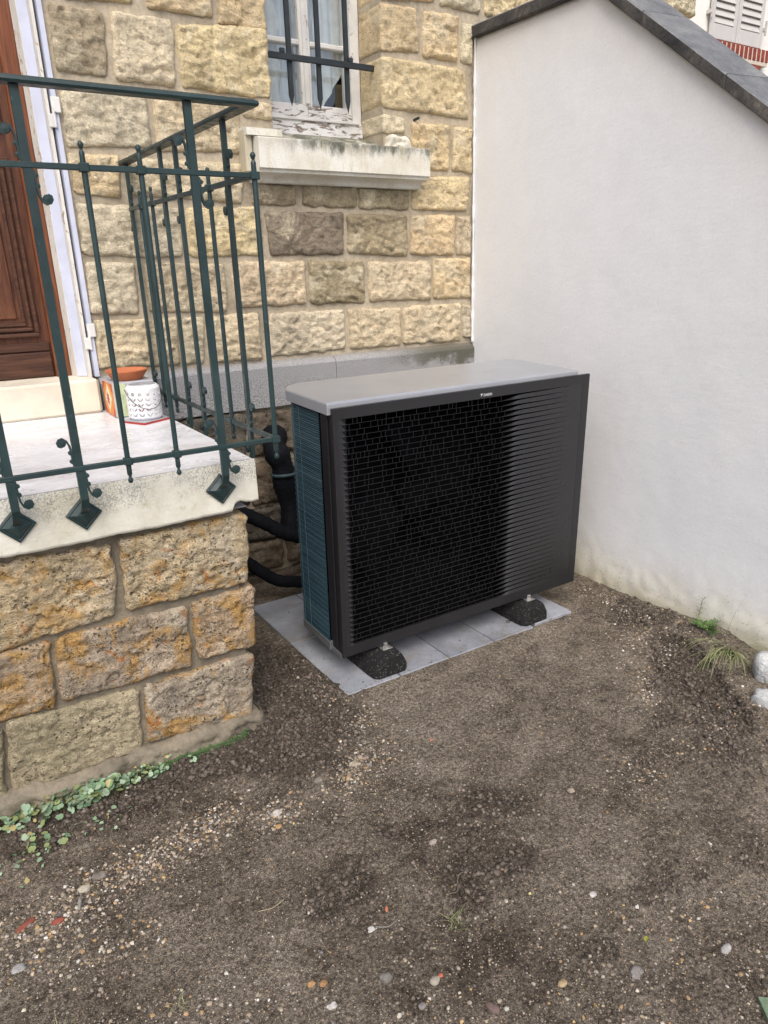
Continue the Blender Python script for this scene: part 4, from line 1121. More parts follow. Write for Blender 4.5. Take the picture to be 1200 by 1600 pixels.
# finned coil wrapping the left side and rounded rear corner
path = [(.004, .113), (.004, .32)]
for k in range(1, 9):
    a = pi / 2 * k / 8; path.append((.004 + .118 * (1 - cos(a)), .32 + .118 * sin(a)))
path += [(.25, .438), (.349, .438)]
V = []; F = []; nf = 112; H0, H1 = .132, 1.092
nrm = []
for i, p in enumerate(path):
    a = path[max(i - 1, 0)]; b_ = path[min(i + 1, len(path) - 1)]; dx, dy = b_[0] - a[0], b_[1] - a[1]; L = sqrt(dx * dx + dy * dy); nrm.append((-dy / L, dx / L))
rows = []
for k in range(nf + 1):
    z = H0 + (H1 - H0) * k / nf; rows += [(z, 0.0), (z + (H1 - H0) / nf * .55, .0028)] if k < nf else [(z, 0)]
for z, d in rows:
    for p, n_ in zip(path, nrm): V.append((p[0] - n_[0] * -d * 1.0, p[1] - n_[1] * -d, z))
m_ = len(path)
for i in range(len(rows) - 1):
    for k in range(m_ - 1): F.append((i * m_ + k, i * m_ + k + 1, (i + 1) * m_ + k + 1, (i + 1) * m_ + k))
ob('coil', V, F, M['coil'], hpn)
g = MB()
for z in np.arange(.15, 1.075, .0232):
    g.tube([(p[0] + n_[0] * .006, p[1] + n_[1] * .006, z) for p, n_ in zip(path, nrm)], .0007, 4, cap=False)
for y in (.270, .322):
    g.tube([(-.0035, y, .135), (-.0035, y, 1.091)], .0012, 5)
g.build('coil_guard', M['wire'], hpn, kind='stuff')
# silver top cover with rounded rear corners and a side lip
def cover_outline(x0, x1, y0, y1, rb, rf):
    o_ = []
    def arc(cx, cy, r, a0, a1, n=10):
        for k in range(n + 1):
            a = radians(a0 + (a1 - a0) * k / n); o_.append((cx + r * cos(a), cy + r * sin(a)))
    arc(x0 + rf, y0 + rf, rf, 180, 270, 3); arc(x1 - rf, y0 + rf, rf, 270, 360, 3); arc(x1 - .03, y1 - .03, .03, 0, 90, 5); arc(x0 + rb, y1 - rb, rb, 90, 180)
    return o_
levels = [(1.092, 0, 0), (1.094, 0, 0), (1.127, 0, 0), (1.1315, .0015, 0), (1.134, .004, 0), (1.1355, .009, 0)]
V = []; F = []
ol0 = cover_outline(-.012, 1.216, .0165, .458, .125, .004); n = len(ol0); cx_, cy_ = .6, .22
for z, ins, _ in levels:
    for (x, y) in ol0:
        dx, dy = (cx_ - x), (cy_ - y); sx = 1 if dx > 0 else -1; sy = 1 if dy > 0 else -1
        V.append((x + sx * ins * min(1, abs(dx) * 4), y + sy * ins * min(1, abs(dy) * 6), z))
for i in range(len(levels) - 1):
    for k in range(n): F.append((i * n + k, i * n + (k + 1) % n, (i + 1) * n + (k + 1) % n, (i + 1) * n + k))
F.append(tuple((len(levels) - 1) * n + k for k in range(n)))
F.append(tuple(k for k in range(n))[::-1])
MB().prism(cover_outline(.000, 1.205, .020, .443, .118, .004), .108, .124, 'z').build('base_pan', M['tray'], hpn)
cov = ob('top_cover', V, F, M['cover'], hpn)
g = MB()
for x, y, L in ((.16, .20, .06), (.19, .25, .05), (.66, .22, .06), (.78, .26, .05), (.84, .20, .06), (.92, .24, .05)):
    g.box(x, x + L, y, y + .0022, 1.1354, 1.1360)
g.build('embossed_marks', M['cover'], cov)
# logo: white triangle mark and lettering, flat print on the front frame
tx = bpy.data.curves.new('lettering', 'FONT'); tx.body = 'DAIKIN'; tx.size = .0140; tx.extrude = .0004; tx.offset = .0003
to = bpy.data.objects.new('tmp', tx); COL.objects.link(to)
dg = bpy.context.evaluated_depsgraph_get(); me = bpy.data.meshes.new_from_object(to.evaluated_get(dg))
vs = [(v.co.x, v.co.y, v.co.z) for v in me.vertices]; fs = [tuple(p.vertices) for p in me.polygons]
bpy.data.objects.remove(to); x_off = .676; z_off = PZ1 - .031
lv = [(x_off + v[0] * .92, -.0010 - v[2], z_off + v[1]) for v in vs]
ob('lettering', lv, fs, M['logo'], front)
MB().prism([(.659, z_off + .0108), (.674, z_off + .0108), (.668, z_off + .006), (.6645, z_off - .001), (.6635, z_off + .0065)], -.0012, -.0002, 'y').build('logo_mark', M['logo'], front)
# screws on the column
MB().lathe([(.0001, -.004), (.006, -.003), (.007, .0)], (.0125, .016, .165), 10, 'y').build('screw', M['bolt'], hpn)
MB().lathe([(.0001, -.004), (.004, -.003), (.005, .0)], (.0125, .016, .60), 10, 'y').build('screw', M['bolt'], hpn)
MB().box(.02, .06, .0145, .030, .126, .150, .002).build('corner_bracket', M['casing'], hpn)

# ------------------------------------------------------------------ rubber feet
def rubber_foot(x, label):
    f = None
    prof = [(-.083, .0), (.083, .0), (.083, .030), (.062, .070), (.050, .084), (-.050, .084), (-.062, .070), (-.083, .030)]
    V = []; F = []; ysl = [-.085, -.068, -.030, .46, .50, .515]; sc_ = [.74, .95, 1, 1, .95, .74]
    for y, s in zip(ysl, sc_):
        for u, z in prof: V.append((x + u * s, y, .0215 + z * (s * .35 + .65)))
    n = len(prof)
    for i in range(len(ysl) - 1):
        for k in range(n): F.append((i * n + k, (i + 1) * n + k, (i + 1) * n + (k + 1) % n, i * n + (k + 1) % n))
    F += [tuple(range(n)), tuple((len(ysl) - 1) * n + k for k in range(n))[::-1]]
    f = ob('rubber_foot', V, F, M['rubber'], None); c_w = f.location.copy(); f.parent = hpn; f.matrix_parent_inverse = Matrix.LocRotScale(None, hpn.rotation_euler, None).inverted(); f.location = c_w
    for y in (.000,):
        MB().box(x - .006, x + .040, y - .028, y + .03, .1062, .1105, .001).build('washer_plate', M['bolt'], f)
        MB().lathe([(.0001, .020), (.0085, .020), (.0095, .017), (.0095, .006), (.012, .005), (.013, .0), (.0001, 0)], (x + .016, y - .010, .1108), 6).build('bolt', M['bolt'], f)
    return f
rubber_foot(.176, '')
rubber_foot(.965, '')

# ------------------------------------------------------------------ concrete slabs under the unit
pv = empty('paved_pad', (.57, .38, 0), 'pad of pale blue-grey concrete slabs under the heat pump', 'paving', kind='structure')
del pv['category']; del pv['label']
xs_ = [-.045, .203, .451, .698, .936, 1.186]
for i in range(5):
    for (y0, y1) in ((-.104, .394), (.397, .862)):
        a, b_ = xs_[i], xs_[i + 1]
        if i == 4: y0 = y0 + .012; a += .012; 
        if i == 3: b_ -= .004
        dz = rs.uniform(-.0015, .0015)
        g = MB().box(a + .0028, b_ - .0028, y0 + .001, y1 - .001, -.035, .0205 + dz, .003)
        g.build('paving_slab', M['paving'], pv)

# ------------------------------------------------------------------ lagged pipes
def smooth_path(P, n=10):
    P = [Vector(p) for p in P]; o_ = []
    for i in range(len(P) - 1):
        p0, p1, p2, p3 = P[max(i - 1, 0)], P[i], P[i + 1], P[min(i + 2, len(P) - 1)]
        for k in range(n):
            t = k / n; o_.append(.5 * ((2 * p1) + (p2 - p0) * t + (2 * p0 - 5 * p1 + 4 * p2 - p3) * t * t + (3 * p1 - p0 - 3 * p2 + p3) * t ** 3))
    o_.append(P[-1]); return o_
p = smooth_path([(-.26, 1.05, .57), (-.02, .98, .475), (.10, .93, .405), (.19, .88, .345), (.30, .80, .32), (.42, .62, .33), (.48, .44, .33)])
tag(MB().tube(p, [.034 + .0022 * sin(i * 1.9) for i in range(len(p))], 14).build('insulated_pipe', M['hose'], smooth=True), 'upper black foam-lagged pipe running from the house wall behind the heat pump', 'pipe', 'lagged pipes behind the heat pump')
p = smooth_path([(-.24, 1.04, .36), (-.03, .97, .235), (.06, .93, .155), (.13, .89, .105), (.22, .85, .090), (.36, .70, .095), (.46, .44, .14)])
tag(MB().tube(p, [.030 + .001 * sin(i * 1.3) for i in range(len(p))], 14).build('insulated_pipe', M['hose'], smooth=True), 'lower black foam-lagged pipe curving along the ground behind the heat pump', 'pipe', 'lagged pipes behind the heat pump')
vc_ = empty('wrapped_riser', (.24, .95, .35), 'upright bundle wrapped in black plastic with a grey strap between pipes and coil', 'pipe bundle')
p = smooth_path([(.24, .93, .30), (.255, .95, .42), (.245, .97, .55), (.232, .97, .66), (.215, .98, .72), (.215, 1.02, .765), (.26, 1.10, .79)])
MB().tube(p, [.058 + .006 * sin(i * .35) + .002 * sin(i * 2.7) for i in range(len(p))], 14).build('wrapping', M['wrap'], vc_, smooth=True)
MB().tube([(.236, .966, .618), (.236, .967, .632)], .066, 18).build('strap', M['strap'], vc_, smooth=True)

# ------------------------------------------------------------------ GROUND
def gxy(lo, hi, a, b, fine, far):
    c = list(np.arange(a, b + fine * .5, fine)); s_ = fine; x = a; L = []
    while x > lo: s_ *= 1.35; x -= s_; L.append(x)
    s_ = fine; x = c[-1]; Rr = []
    while x < hi: s_ *= 1.35; x += s_; Rr.append(x)
    return np.array(L[::-1] + c + Rr)
gX = gxy(-90, 90, -1.45, 1.62, .0068, 0); gY = gxy(-90, 90, -1.95, 1.19, .0068, 0)
def sm(a, b, x): t = np.clip((x - a) / (b - a), 0, 1); return t * t * (3 - 2 * t)
def blob(x, y, cx, cy, rx, ry, rot=0):
    c, s_ = cos(rot), sin(rot); dx, dy = x - cx, y - cy; u = (dx * c + dy * s_) / rx; v = (-dx * s_ + dy * c) / ry
    return np.exp(-(u * u + v * v))
def pit(x, y):
    P = np.stack([x, y, x * 0], 1)
    return sm(.28, .52, blob(x, y, 1.20, -.74, .38, .135, radians(58)) + .22 * fbm(P * 8, 4, 431) + .06 * fbm(P * 30, 3, 432))
def damp_fn(x, y):
    P = np.stack([x, y, x * 0], 1)
    d = blob(x, y, -.85, -.22, .55, .10) * .9 + blob(x, y, -.34, -.12, .18, .30) * 1.3 + blob(x, y, -.2, .15, .16, .4) * 1.1
    d += blob(x, y, 1.20, -.72, .36, .16, radians(55)) * .25 + blob(x, y, .95, -1.05, .12, .14) * .6 + blob(x, y, 1.47, -.22, .10, .30) * .5
    d += blob(x, y, -.55, -.92, .10, .07) * .9 + blob(x, y, -.28, -.80, .10, .06) * .6 + blob(x, y, -.14, -1.06, .14, .09) * .75 + blob(x, y, -.45, -.60, .07, .16, .6) * .4
    d += .35 * sm(.25, .45, fbm(P * 7, 4, 405)); d += blob(x, y, .05, -.85, .07, .06) * .5 + blob(x, y, .18, -1.35, .12, .06) * .5 + blob(x, y, -.62, -1.3, .12, .05) * .4 + blob(x, y, .35, -.62, .06, .05) * .5 + blob(x, y, -.08, -.62, .05, .05) * .5
    d += .42 * sm(.10, .42, fbm(P * np.array([2.4, 3.4, 1]), 5, 401, .6))
    d += 1.1 * pit(x, y)
    return sm(.12, .80, d + .50 * fbm(P * 13, 4, 402, .6) * sm(.03, .25, d))
def height(x, y):
    P = np.stack([x, y, x * 0], 1)
    far = np.clip(1 - (np.abs(x) + np.abs(y)) / 8, 0, 1)
    loose = np.clip(damp_fn(x, y), 0, 1)
    h = .010 * fbm(P * 1.6, 4, 311) + .006 * fbm(P * 7, 4, 312) * (1 + loose)
    h += (.0035 + .010 * loose) * fbm(P * 26, 4, 313, .6, True) + (.0016 + .004 * loose) * fbm(P * 75, 3, 314, .6, True)
    # clods with crisp outlines
    c = fbm(P * 42 + 7, 3, 315); h += .010 * loose * sm(.15, .30, c)
    # pit dug beside the white wall and spoil around it
    r = pit(x, y); rim = blob(x, y, .98, -.62, .36, .06, radians(60)) 
    h += -.058 * r + .016 * r * fbm(P * 20, 4, 433, .6, True) + .020 * rim * (1 - r) + .030 * blob(x, y, 1.02, -1.10, .16, .09, .5) + .018 * blob(x, y, .80, -1.22, .18, .05, .6)
    h += .035 * blob(x, y, 1.56, -.42, .10, .20) + .050 * blob(x, y, 1.55, -.62, .10, .12) + .012 * blob(x, y, 1.60, .2, .08, .5)
    h += -.018 * blob(x, y, -.55, -.92, .07, .05) - .015 * blob(x, y, -.14, -1.06, .10, .06) - .012 * blob(x, y, -.28, -.80, .07, .05) - .012 * blob(x, y, .18, -1.35, .10, .05)
    h += .015 * blob(x, y, -.9, -.12, .7, .05) + .012 * blob(x, y, -.40, -.10, .10, .10)
    # flush with the slabs
    inside = sm(-.040, .02, x) * sm(1.178, 1.12, x) * sm(-.098, -.04, y) * sm(.855, .80, y)
    h = h * (1 - inside) + inside * (-.03)
    ring_ = np.clip(sm(-.16, -.05, x) * sm(1.32, 1.20, x) * sm(-.24, -.11, y) * sm(1.0, .88, y), 0, 1) * (1 - inside)
    h = h * (1 - .6 * ring_) + ring_ * (.0115 + .0045 * sm(-.02, .3, x))
    return h * far - .02 * (1 - far)
X, Y = np.meshgrid(gX, gY, indexing='ij'); xf, yf = X.ravel(), Y.ravel()
Z = height(xf, yf)
idx = np.arange(X.size).reshape(X.shape)
Fq = np.stack([idx[:-1, :-1], idx[1:, :-1], idx[1:, 1:], idx[:-1, 1:]], -1).reshape(-1, 4)
me = bpy.data.meshes.new('ground'); nv = len(xf); nf_ = len(Fq)
me.vertices.add(nv); me.vertices.foreach_set('co', np.stack([xf, yf, Z], 1).astype(np.float32).ravel())
me.loops.add(nf_ * 4); me.loops.foreach_set('vertex_index', Fq.astype(np.int32).ravel())
me.polygons.add(nf_); me.polygons.foreach_set('loop_start', np.arange(0, nf_ * 4, 4, dtype=np.int32)); me.polygons.foreach_set('loop_total', np.full(nf_, 4, np.int32))
me.update(calc_edges=True); me.polygons.foreach_set('use_smooth', [True] * nf_)
at = me.attributes.new('damp', 'FLOAT', 'POINT'); at.data.foreach_set('value', damp_fn(xf, yf).astype(np.float32))
me.materials.append(M['soil'])
gr = bpy.data.objects.new('ground', me); COL.objects.link(gr); tag(gr, kind='structure')

# ------------------------------------------------------------------ gravel, clods: instancing by hand into one mesh each
def ico(sub=1):
    import bmesh
    bm = bmesh.new(); bmesh.ops.create_icosphere(bm, subdivisions=sub, radius=1)
    V = np.array([v.co[:] for v in bm.verts]); F = np.array([[v.index for v in f.verts] for f in bm.faces]); bm.free(); return V, F
rn = np.random.RandomState(11)
ICO = {1: ico(1), 2: ico(2), 3: ico(3)}
def shapes(sub, n, amp, seed, flat=.65):
    out = []
    for i in range(n):
        V, F = ICO[sub]; V = V.copy(); k = .7 * fbm(V * 1.3 + i * 7.1, 2, seed + i) + .5 * fbm(V * 3.7 + i * 3.1, 2, seed + i + 500)
        V = V * (1 + amp * k)[:, None] * np.array([1, rn.uniform(.65, 1), flat * rn.uniform(.75, 1.1)]); out.append((V, F))
    return out
def scatter(name, xs, ys, sz, cols, mat, shp, kind='stuff', sink=.25):
    n = len(xs); zs = height(xs, ys); Vs = []; Fs = []; Cs = []; o_ = 0
    ang = rn.uniform(0, 2 * pi, n); til = rn.uniform(-.35, .35, n); pick = rn.randint(0, len(shp), n)
    for i in range(n):
        V, F = shp[pick[i]]; c, s_ = cos(ang[i]), sin(ang[i]); t = til[i]
        x, y, z = V[:, 0] * sz[i], V[:, 1] * sz[i], V[:, 2] * sz[i]
        y, z = y * cos(t) - z * sin(t), y * sin(t) + z * cos(t)
        Vs.append(np.stack([x * c - y * s_ + xs[i], x * s_ + y * c + ys[i], z + zs[i] + sz[i] * sink], 1)); Fs.append(F + o_); o_ += len(V)
        Cs.append(np.repeat(cols[i][None, :], len(V), 0))
    V = np.vstack(Vs); F = np.vstack(Fs); C_ = np.vstack(Cs)
    me = bpy.data.meshes.new(name); me.vertices.add(len(V)); me.vertices.foreach_set('co', V.astype(np.float32).ravel())
    nf = len(F); me.loops.add(nf * 3); me.loops.foreach_set('vertex_index', F.astype(np.int32).ravel()); me.polygons.add(nf)
    me.polygons.foreach_set('loop_start', np.arange(0, nf * 3, 3, dtype=np.int32)); me.polygons.foreach_set('loop_total', np.full(nf, 3, np.int32)); me.update(calc_edges=True)
    me.polygons.foreach_set('use_smooth', [name != 'gravel'] * nf)
    a = me.attributes.new('tint', 'FLOAT_COLOR', 'POINT'); a.data.foreach_set('color', np.hstack([C_, np.ones((len(C_), 1))]).astype(np.float32).ravel())
    me.materials.append(mat); o = bpy.data.objects.new(name, me); COL.objects.link(o); o['kind'] = kind; return o
PAL = np.array([(.38, .31, .22), (.30, .26, .21), (.46, .41, .33), (.33, .22, .12), (.22, .20, .18), (.55, .52, .47), (.27, .21, .15), (.42, .28, .13), (.24, .19, .16)])
def palette(n, bright=1.0):
    c = PAL[rn.choice(len(PAL), n, p=[.2, .17, .1, .09, .14, .05, .14, .05, .06])]; return np.clip(c * rn.uniform(.75, 1.15, (n, 1)) * bright, 0, .8)
def slab_crumbs():
    n = 260; x = rn.uniform(-.04, 1.18, n); e = rn.rand(n); y = np.where(e < .75, -.10 + .10 * rn.rand(n) ** 2, rn.uniform(-.1, .8, n)); k = e > .9; x[k] = -.04 + .07 * rn.rand(k.sum())
    global height
    h0 = height; height = lambda a, b_: np.full(len(a), .0205)
    scatter('slab_dirt', x, y, .0012 + .003 * rn.rand(n) ** 3, np.array([(.13, .105, .082)]) * rn.uniform(.6, 2.2, (n, 1)), M['pebble'], shapes(1, 6, .7, 300), sink=.2); height = h0
def ok(x, y):
    return ~(((x < -.385) & (y > -.085)) | ((x > -.05) & (x < 1.19) & (y > -.11)) | (x > 1.565) | (y > 1.14))
def cand(n, boxr=(-1.45, 1.58, -1.95, 1.1)):
    x = rn.uniform(boxr[0], boxr[1], n); y = rn.uniform(boxr[2], boxr[3], n); return x, y
x, y = cand(40000); dn = .45 + .55 * sm(-.2, .4, fbm(np.stack([x, y, x * 0], 1) * 3, 3, 9)); k = ok(x, y) & (rn.rand(len(x)) < dn * .75)
x, y = x[k], y[k]; sz = .0011 + .0021 * rn.rand(len(x)) ** 2.2
scatter('fine_gravel', x, y, sz, palette(len(x)), M['pebble'], [(a, b) for a, b in shapes(1, 6, .35, 1)][:6], sink=.15)
slab_crumbs()
# gravel patches
xx = []; yy = []
for cx, cy_, rx, ry, rot, n in ((-.54, -.545, .055, .045, 0, 190), (-.23, -.50, .13, .07, .5, 330), (-.95, -.50, .20, .06, .05, 520), (-.72, -.46, .09, .05, .4, 200), (-1.22, -.60, .14, .08, .2, 420), (-1.1, -.75, .12, .05, 0, 120),
                                (-.10, -.28, .10, .05, .6, 120), (-.12, -.03, .05, .12, .2, 130), (.15, -1.55, .35, .16, -.6, 260), (-.35, -1.45, .35, .10, -.6, 200), (1.30, -.45, .16, .14, .8, 420), (1.46, -.15, .06, .3, 0, 240), (1.02, -1.02, .16, .08, .5, 240), (.55, -1.05, .12, .07, .2, 100), (-.9, -1.05, .2, .05, -.6, 90), (.95, -.72, .12, .05, 1, 130)):
    a = rn.randn(n) * rx * .75; b_ = rn.randn(n) * ry * .75; xx.append(cx + a * cos(rot) - b_ * sin(rot)); yy.append(cy_ + a * sin(rot) + b_ * cos(rot))
x = np.concatenate(xx); y = np.concatenate(yy); k = ok(x, y); x, y = x[k], y[k]; sz = .0022 + .0046 * rn.rand(len(x)) ** 2.2
scatter('gravel', x, y, sz, palette(len(x), 1.1), M['pebble'], shapes(1, 14, .75, 40, .6), sink=.2)
x, y = cand(2600); k = ok(x, y); x, y = x[k], y[k]; sz = .0018 + .0050 * rn.rand(len(x)) ** 4
scatter('scattered_pebbles', x, y, sz, palette(len(x), .85), M['pebble'], shapes(1, 12, .8, 60, .55), sink=.12)
# soil crumbs and clods, denser where the soil is loose
x, y = cand(52000); d = damp_fn(x, y); k = ok(x, y) & (rn.rand(len(x)) < .16 + .80 * d); x, y, d = x[k], y[k], d[k]; sz = .0016 + (.003 + .006 * d) * rn.rand(len(x)) ** 2.6
c = np.array([(.115, .095, .077)]) * rn.uniform(.55, 1.5, (len(x), 1)) * (2.2 - 1.2 * d)[:, None]
scatter('soil_crumbs', x, y, sz, c, M['pebble'], shapes(1, 8, .6, 90, .8), sink=.15)

xx = []; yy = []
for cx, cy_, rx, ry, rot, n in ((1.18, -.72, .34, .10, 1.0, 800), (.95, -1.08, .14, .09, .5, 450), (.80, -1.22, .14, .05, .6, 120), (1.48, -.40, .05, .25, 0, 420), (-.36, -.10, .07, .16, 0, 620), (-.85, -.20, .5, .05, 0, 900), (-.55, -.92, .05, .04, 0, 60), (-.14, -1.06, .09, .06, 0, 100), (-.28, -.8, .06, .04, 0, 50), (.2, -1.38, .1, .05, 0, 60), (-.11, .10, .04, .25, 0, 130), (-.10, -1.62, .3, .08, -.5, 90)):
    a = rn.randn(n) * rx * .7; b_ = rn.randn(n) * ry * .7; xx.append(cx + a * cos(rot) - b_ * sin(rot)); yy.append(cy_ + a * sin(rot) + b_ * cos(rot))
x = np.concatenate(xx); y = np.concatenate(yy); k = ok(x, y); x, y = x[k], y[k]; sz = .0028 + .0085 * rn.rand(len(x)) ** 3.2
scatter('soil_clods', x, y, sz, np.array([(.095, .077, .062)]) * rn.uniform(.55, 1.45, (len(x), 1)), M['pebble'], shapes(2, 18, 1.2, 130, .7), sink=.02)

# stones one can pick out
def loose_stone(px, py, r, col, label, cat='stone', fx=1, fy=.8, fz=.55, seed=0, rot=0., amp=.32, name='stone', sub=3, sq=.85):
    V, F = ICO[sub]; V = np.sign(V) * np.abs(V) ** sq
    r = r * (.86 if r < .05 else 1); k = fbm(V * 1.4 + seed * 3.3, 3, seed) + .25 * fbm(V * 5 + seed * 1.3, 2, seed + 9); V = V * (1 + amp * k)[:, None] * np.array([fx, fy, fz]) * r
    r = r if r > .05 else r
    g_ = sum(col) / 3; col = tuple((g_ + (v - g_) * .78) * .82 for v in col)
    c, s_ = cos(rot), sin(rot); V = np.stack([V[:, 0] * c - V[:, 1] * s_, V[:, 0] * s_ + V[:, 1] * c, V[:, 2]], 1)
    z = float(height(np.array([px]), np.array([py]))[0]); V += np.array([px, py, z + r * fz * .12])
    o = ob(name, V, F.tolist(), M['rough_concrete' if cat == 'concrete lump' else 'loose'], smooth=True, color=col); return tag(o, label, cat)
loose_stone(-.563, -1.197, .017, (.21, .19, .16), 'round grey-brown pebble near the bottom edge, left of a smaller tan pebble', seed=1, fz=.75, name='pebble', cat='pebble')
loose_stone(-.470, -1.265, .015, (.42, .36, .27), 'smooth beige pebble beside a tiny orange brick chip', seed=2, rot=.5, name='pebble', cat='pebble')
loose_stone(-.452, -1.262, .0075, (.60, .14, .05), 'tiny bright orange brick chip beside a smooth beige pebble', 'brick chip', seed=3, name='brick_chip')
loose_stone(-.532, -1.302, .011, (.30, .27, .24), 'small grey pebble at the bottom centre of the ground', seed=4, fz=.7, name='pebble', cat='pebble')
loose_stone(-.403, -1.394, .020, (.20, .125, .105), 'elongated purplish-brown stone at the bottom of the ground', seed=5, fx=1.1, fy=.55, rot=1.9)
loose_stone(-.222, -.462, .022, (.48, .40, .27), 'cream angular stone in the gravel patch in front of the slabs', seed=6, amp=.5)
loose_stone(-.275, -.515, .021, (.42, .29, .17), 'orange-brown wedge-shaped stone in the gravel in front of the slabs', seed=7, amp=.4, rot=.9, fy=.5)
loose_stone(-.365, -.475, .018, (.27, .23, .18), 'dull brown stone left of the gravel patch in front of the slabs', seed=8)
loose_stone(-.180, -.455, .012, (.36, .24, .20), 'small pink stone in the gravel patch in front of the slabs', seed=9)
loose_stone(-.541, -.535, .021, (.62, .58, .50), 'white broken stone in the gravel patch right of the clover', seed=10, amp=.6)
loose_stone(-.560, -.590, .012, (.55, .30, .09), 'small ochre stone beside the white broken stone in the gravel', seed=11)
loose_stone(-.215, -.905, .015, (.44, .36, .29), 'pale pinkish pebble lying alone in the middle of the bare soil', seed=12, fy=.6, name='pebble', cat='pebble')
loose_stone(-1.245, -.535, .028, (.33, .075, .035), 'long red brick fragment lying in the gravel at the left edge', 'brick fragment', seed=13, fx=1.1, fy=.4, fz=.3, rot=.5, name='brick_fragment')
loose_stone(-1.175, -.570, .020, (.36, .07, .035), 'oval red brick fragment lying in the gravel, the right one', 'brick fragment', seed=14, fx=1, fy=.5, fz=.35, rot=0, name='brick_fragment')
loose_stone(-1.095, -.500, .018, (.50, .44, .32), 'cream stone in the gravel right of the red brick fragments', seed=15)
loose_stone(-1.050, -.475, .021, (.24, .21, .17), 'flat grey-brown stone in the middle of the left gravel patch', seed=16, fz=.35)
loose_stone(-1.115, -.545, .022, (.33, .31, .28), 'thin grey sliver of stone standing in the left gravel patch', seed=17, fx=1.1, fy=.3, rot=1.3)
loose_stone(-1.278, -.665, .018, (.38, .37, .35), 'pale grey flat stone near the left edge of the ground', seed=18, fz=.4)
loose_stone(-.715, -1.110, .011, (.50, .27, .08), 'ochre pebble on the bare soil, left one of a pair', seed=19, name='pebble', cat='pebble')
loose_stone(-.690, -1.125, .012, (.48, .25, .08), 'ochre pebble on the bare soil, right one of a pair', seed=20, name='pebble', cat='pebble')
loose_stone(-.700, -1.185, .013, (.58, .54, .50), 'small white angular stone below the two ochre pebbles', seed=21, amp=.5)
loose_stone(-.520, -1.060, .011, (.60, .58, .54), 'white chip on the soil above the grey-brown pebble', 'stone chip', seed=22, amp=.6, fz=.4)
loose_stone(-.455, -1.030, .010, (.62, .17, .06), 'orange brick chip lying on the soil near the grass tuft', 'brick chip', seed=23, fy=.5, rot=.9, name='brick_chip')
loose_stone(.070, -.500, .008, (.62, .20, .08), 'tiny orange brick chip in front of the concrete slabs', 'brick chip', seed=24, name='brick_chip')
loose_stone(-.07, -1.52, .020, (.27, .24, .22), 'rough grey stone near the bottom right of the ground', seed=25, amp=.5)
loose_stone(-.23, -1.44, .014, (.42, .30, .14), 'yellow-tan pebble near the bottom right of the ground', seed=26, name='pebble', cat='pebble')
loose_stone(.022, -1.30, .012, (.55, .50, .47), 'pale pink-white stone on the soil in the lower right', seed=27)
loose_stone(.275, -.975, .015, (.36, .27, .20), 'small triangular brown stone on the soil in the right half', seed=28, amp=.6)
loose_stone(.16, -1.60, .019, (.45, .43, .40), 'smooth white pebble close to the right bottom corner', seed=29, fy=.6, name='pebble', cat='pebble')
# lumps of concrete at the foot of the white wall
loose_stone(1.44, -.955, .088, (.60, .61, .60), 'large rounded lump of white concrete at the foot of the white wall', 'concrete lump', seed=31, fx=.7, fy=.9, fz=1.0, name='concrete_lump', sub=3, amp=.30, sq=.55, rot=.5)
loose_stone(1.240, -1.055, .060, (.55, .55, .53), 'smaller lump of white concrete in front of the larger one at the right edge', 'concrete lump', seed=32, fx=.8, fy=1, fz=.6, name='concrete_lump', sub=3, amp=.35, sq=.5, rot=.2)
# green slab corner at the bottom right
z0 = float(height(np.array([.1]), np.array([-1.76]))[0])
tag(MB().prism([(.10, -1.72), (.20, -1.80), (.10, -1.95), (.00, -1.86)], z0 - .02, z0 + .014, 'z').build('mossy_slab', plain('mossy_green', (.17, .23, .15), .9, .2, nscale=40, namt=.3, bump=.5)), 'corner of a grey-green mossy slab at the bottom right', 'slab')
# black rubber ring lying on a slab
V = []
ring_ = [(.868 + .010 * cos(a), .000 + .008 * sin(a), .0225) for a in np.linspace(0, 2 * pi, 20)]
tag(MB().tube(ring_, .0014, 6).build('rubber_ring', M['handle']), 'small black ring lying on the slab beside the right rubber foot', 'ring')

# ------------------------------------------------------------------ plants
def leafmesh(items, name, label=None, cat=None, kind=None, group=None):
    """items: list of (V, F, colour)"""
    Vs = []; Fs = []; Cs = []
    o_ = 0
    for V, F, c in items:
        Vs += [tuple(v) for v in V]; Fs += [tuple(i + o_ for i in f) for f in F]; Cs += [(*c, 1)] * len(V); o_ += len(V)
    c0 = Vector(np.array(Vs).min(0)); me = bpy.data.meshes.new(name); me.from_pydata([tuple(Vector(v) - c0) for v in Vs], [], Fs)
    a = me.attributes.new('tint', 'FLOAT_COLOR', 'POINT'); a.data.foreach_set('color', np.array(Cs, np.float32).ravel())
    me.materials.append(M['leaf']); o = bpy.data.objects.new(name, me); COL.objects.link(o); o.location = c0
    me.polygons.foreach_set('use_smooth', [True] * len(me.polygons))
    return tag(o, label, cat, group, kind)
rp = random.Random(17)
G1 = [(.24, .36, .21), (.28, .40, .26), (.19, .31, .17), (.32, .42, .29), (.28, .34, .14)]
def hz_(x, y): return float(height(np.array([x]), np.array([y]))[0])
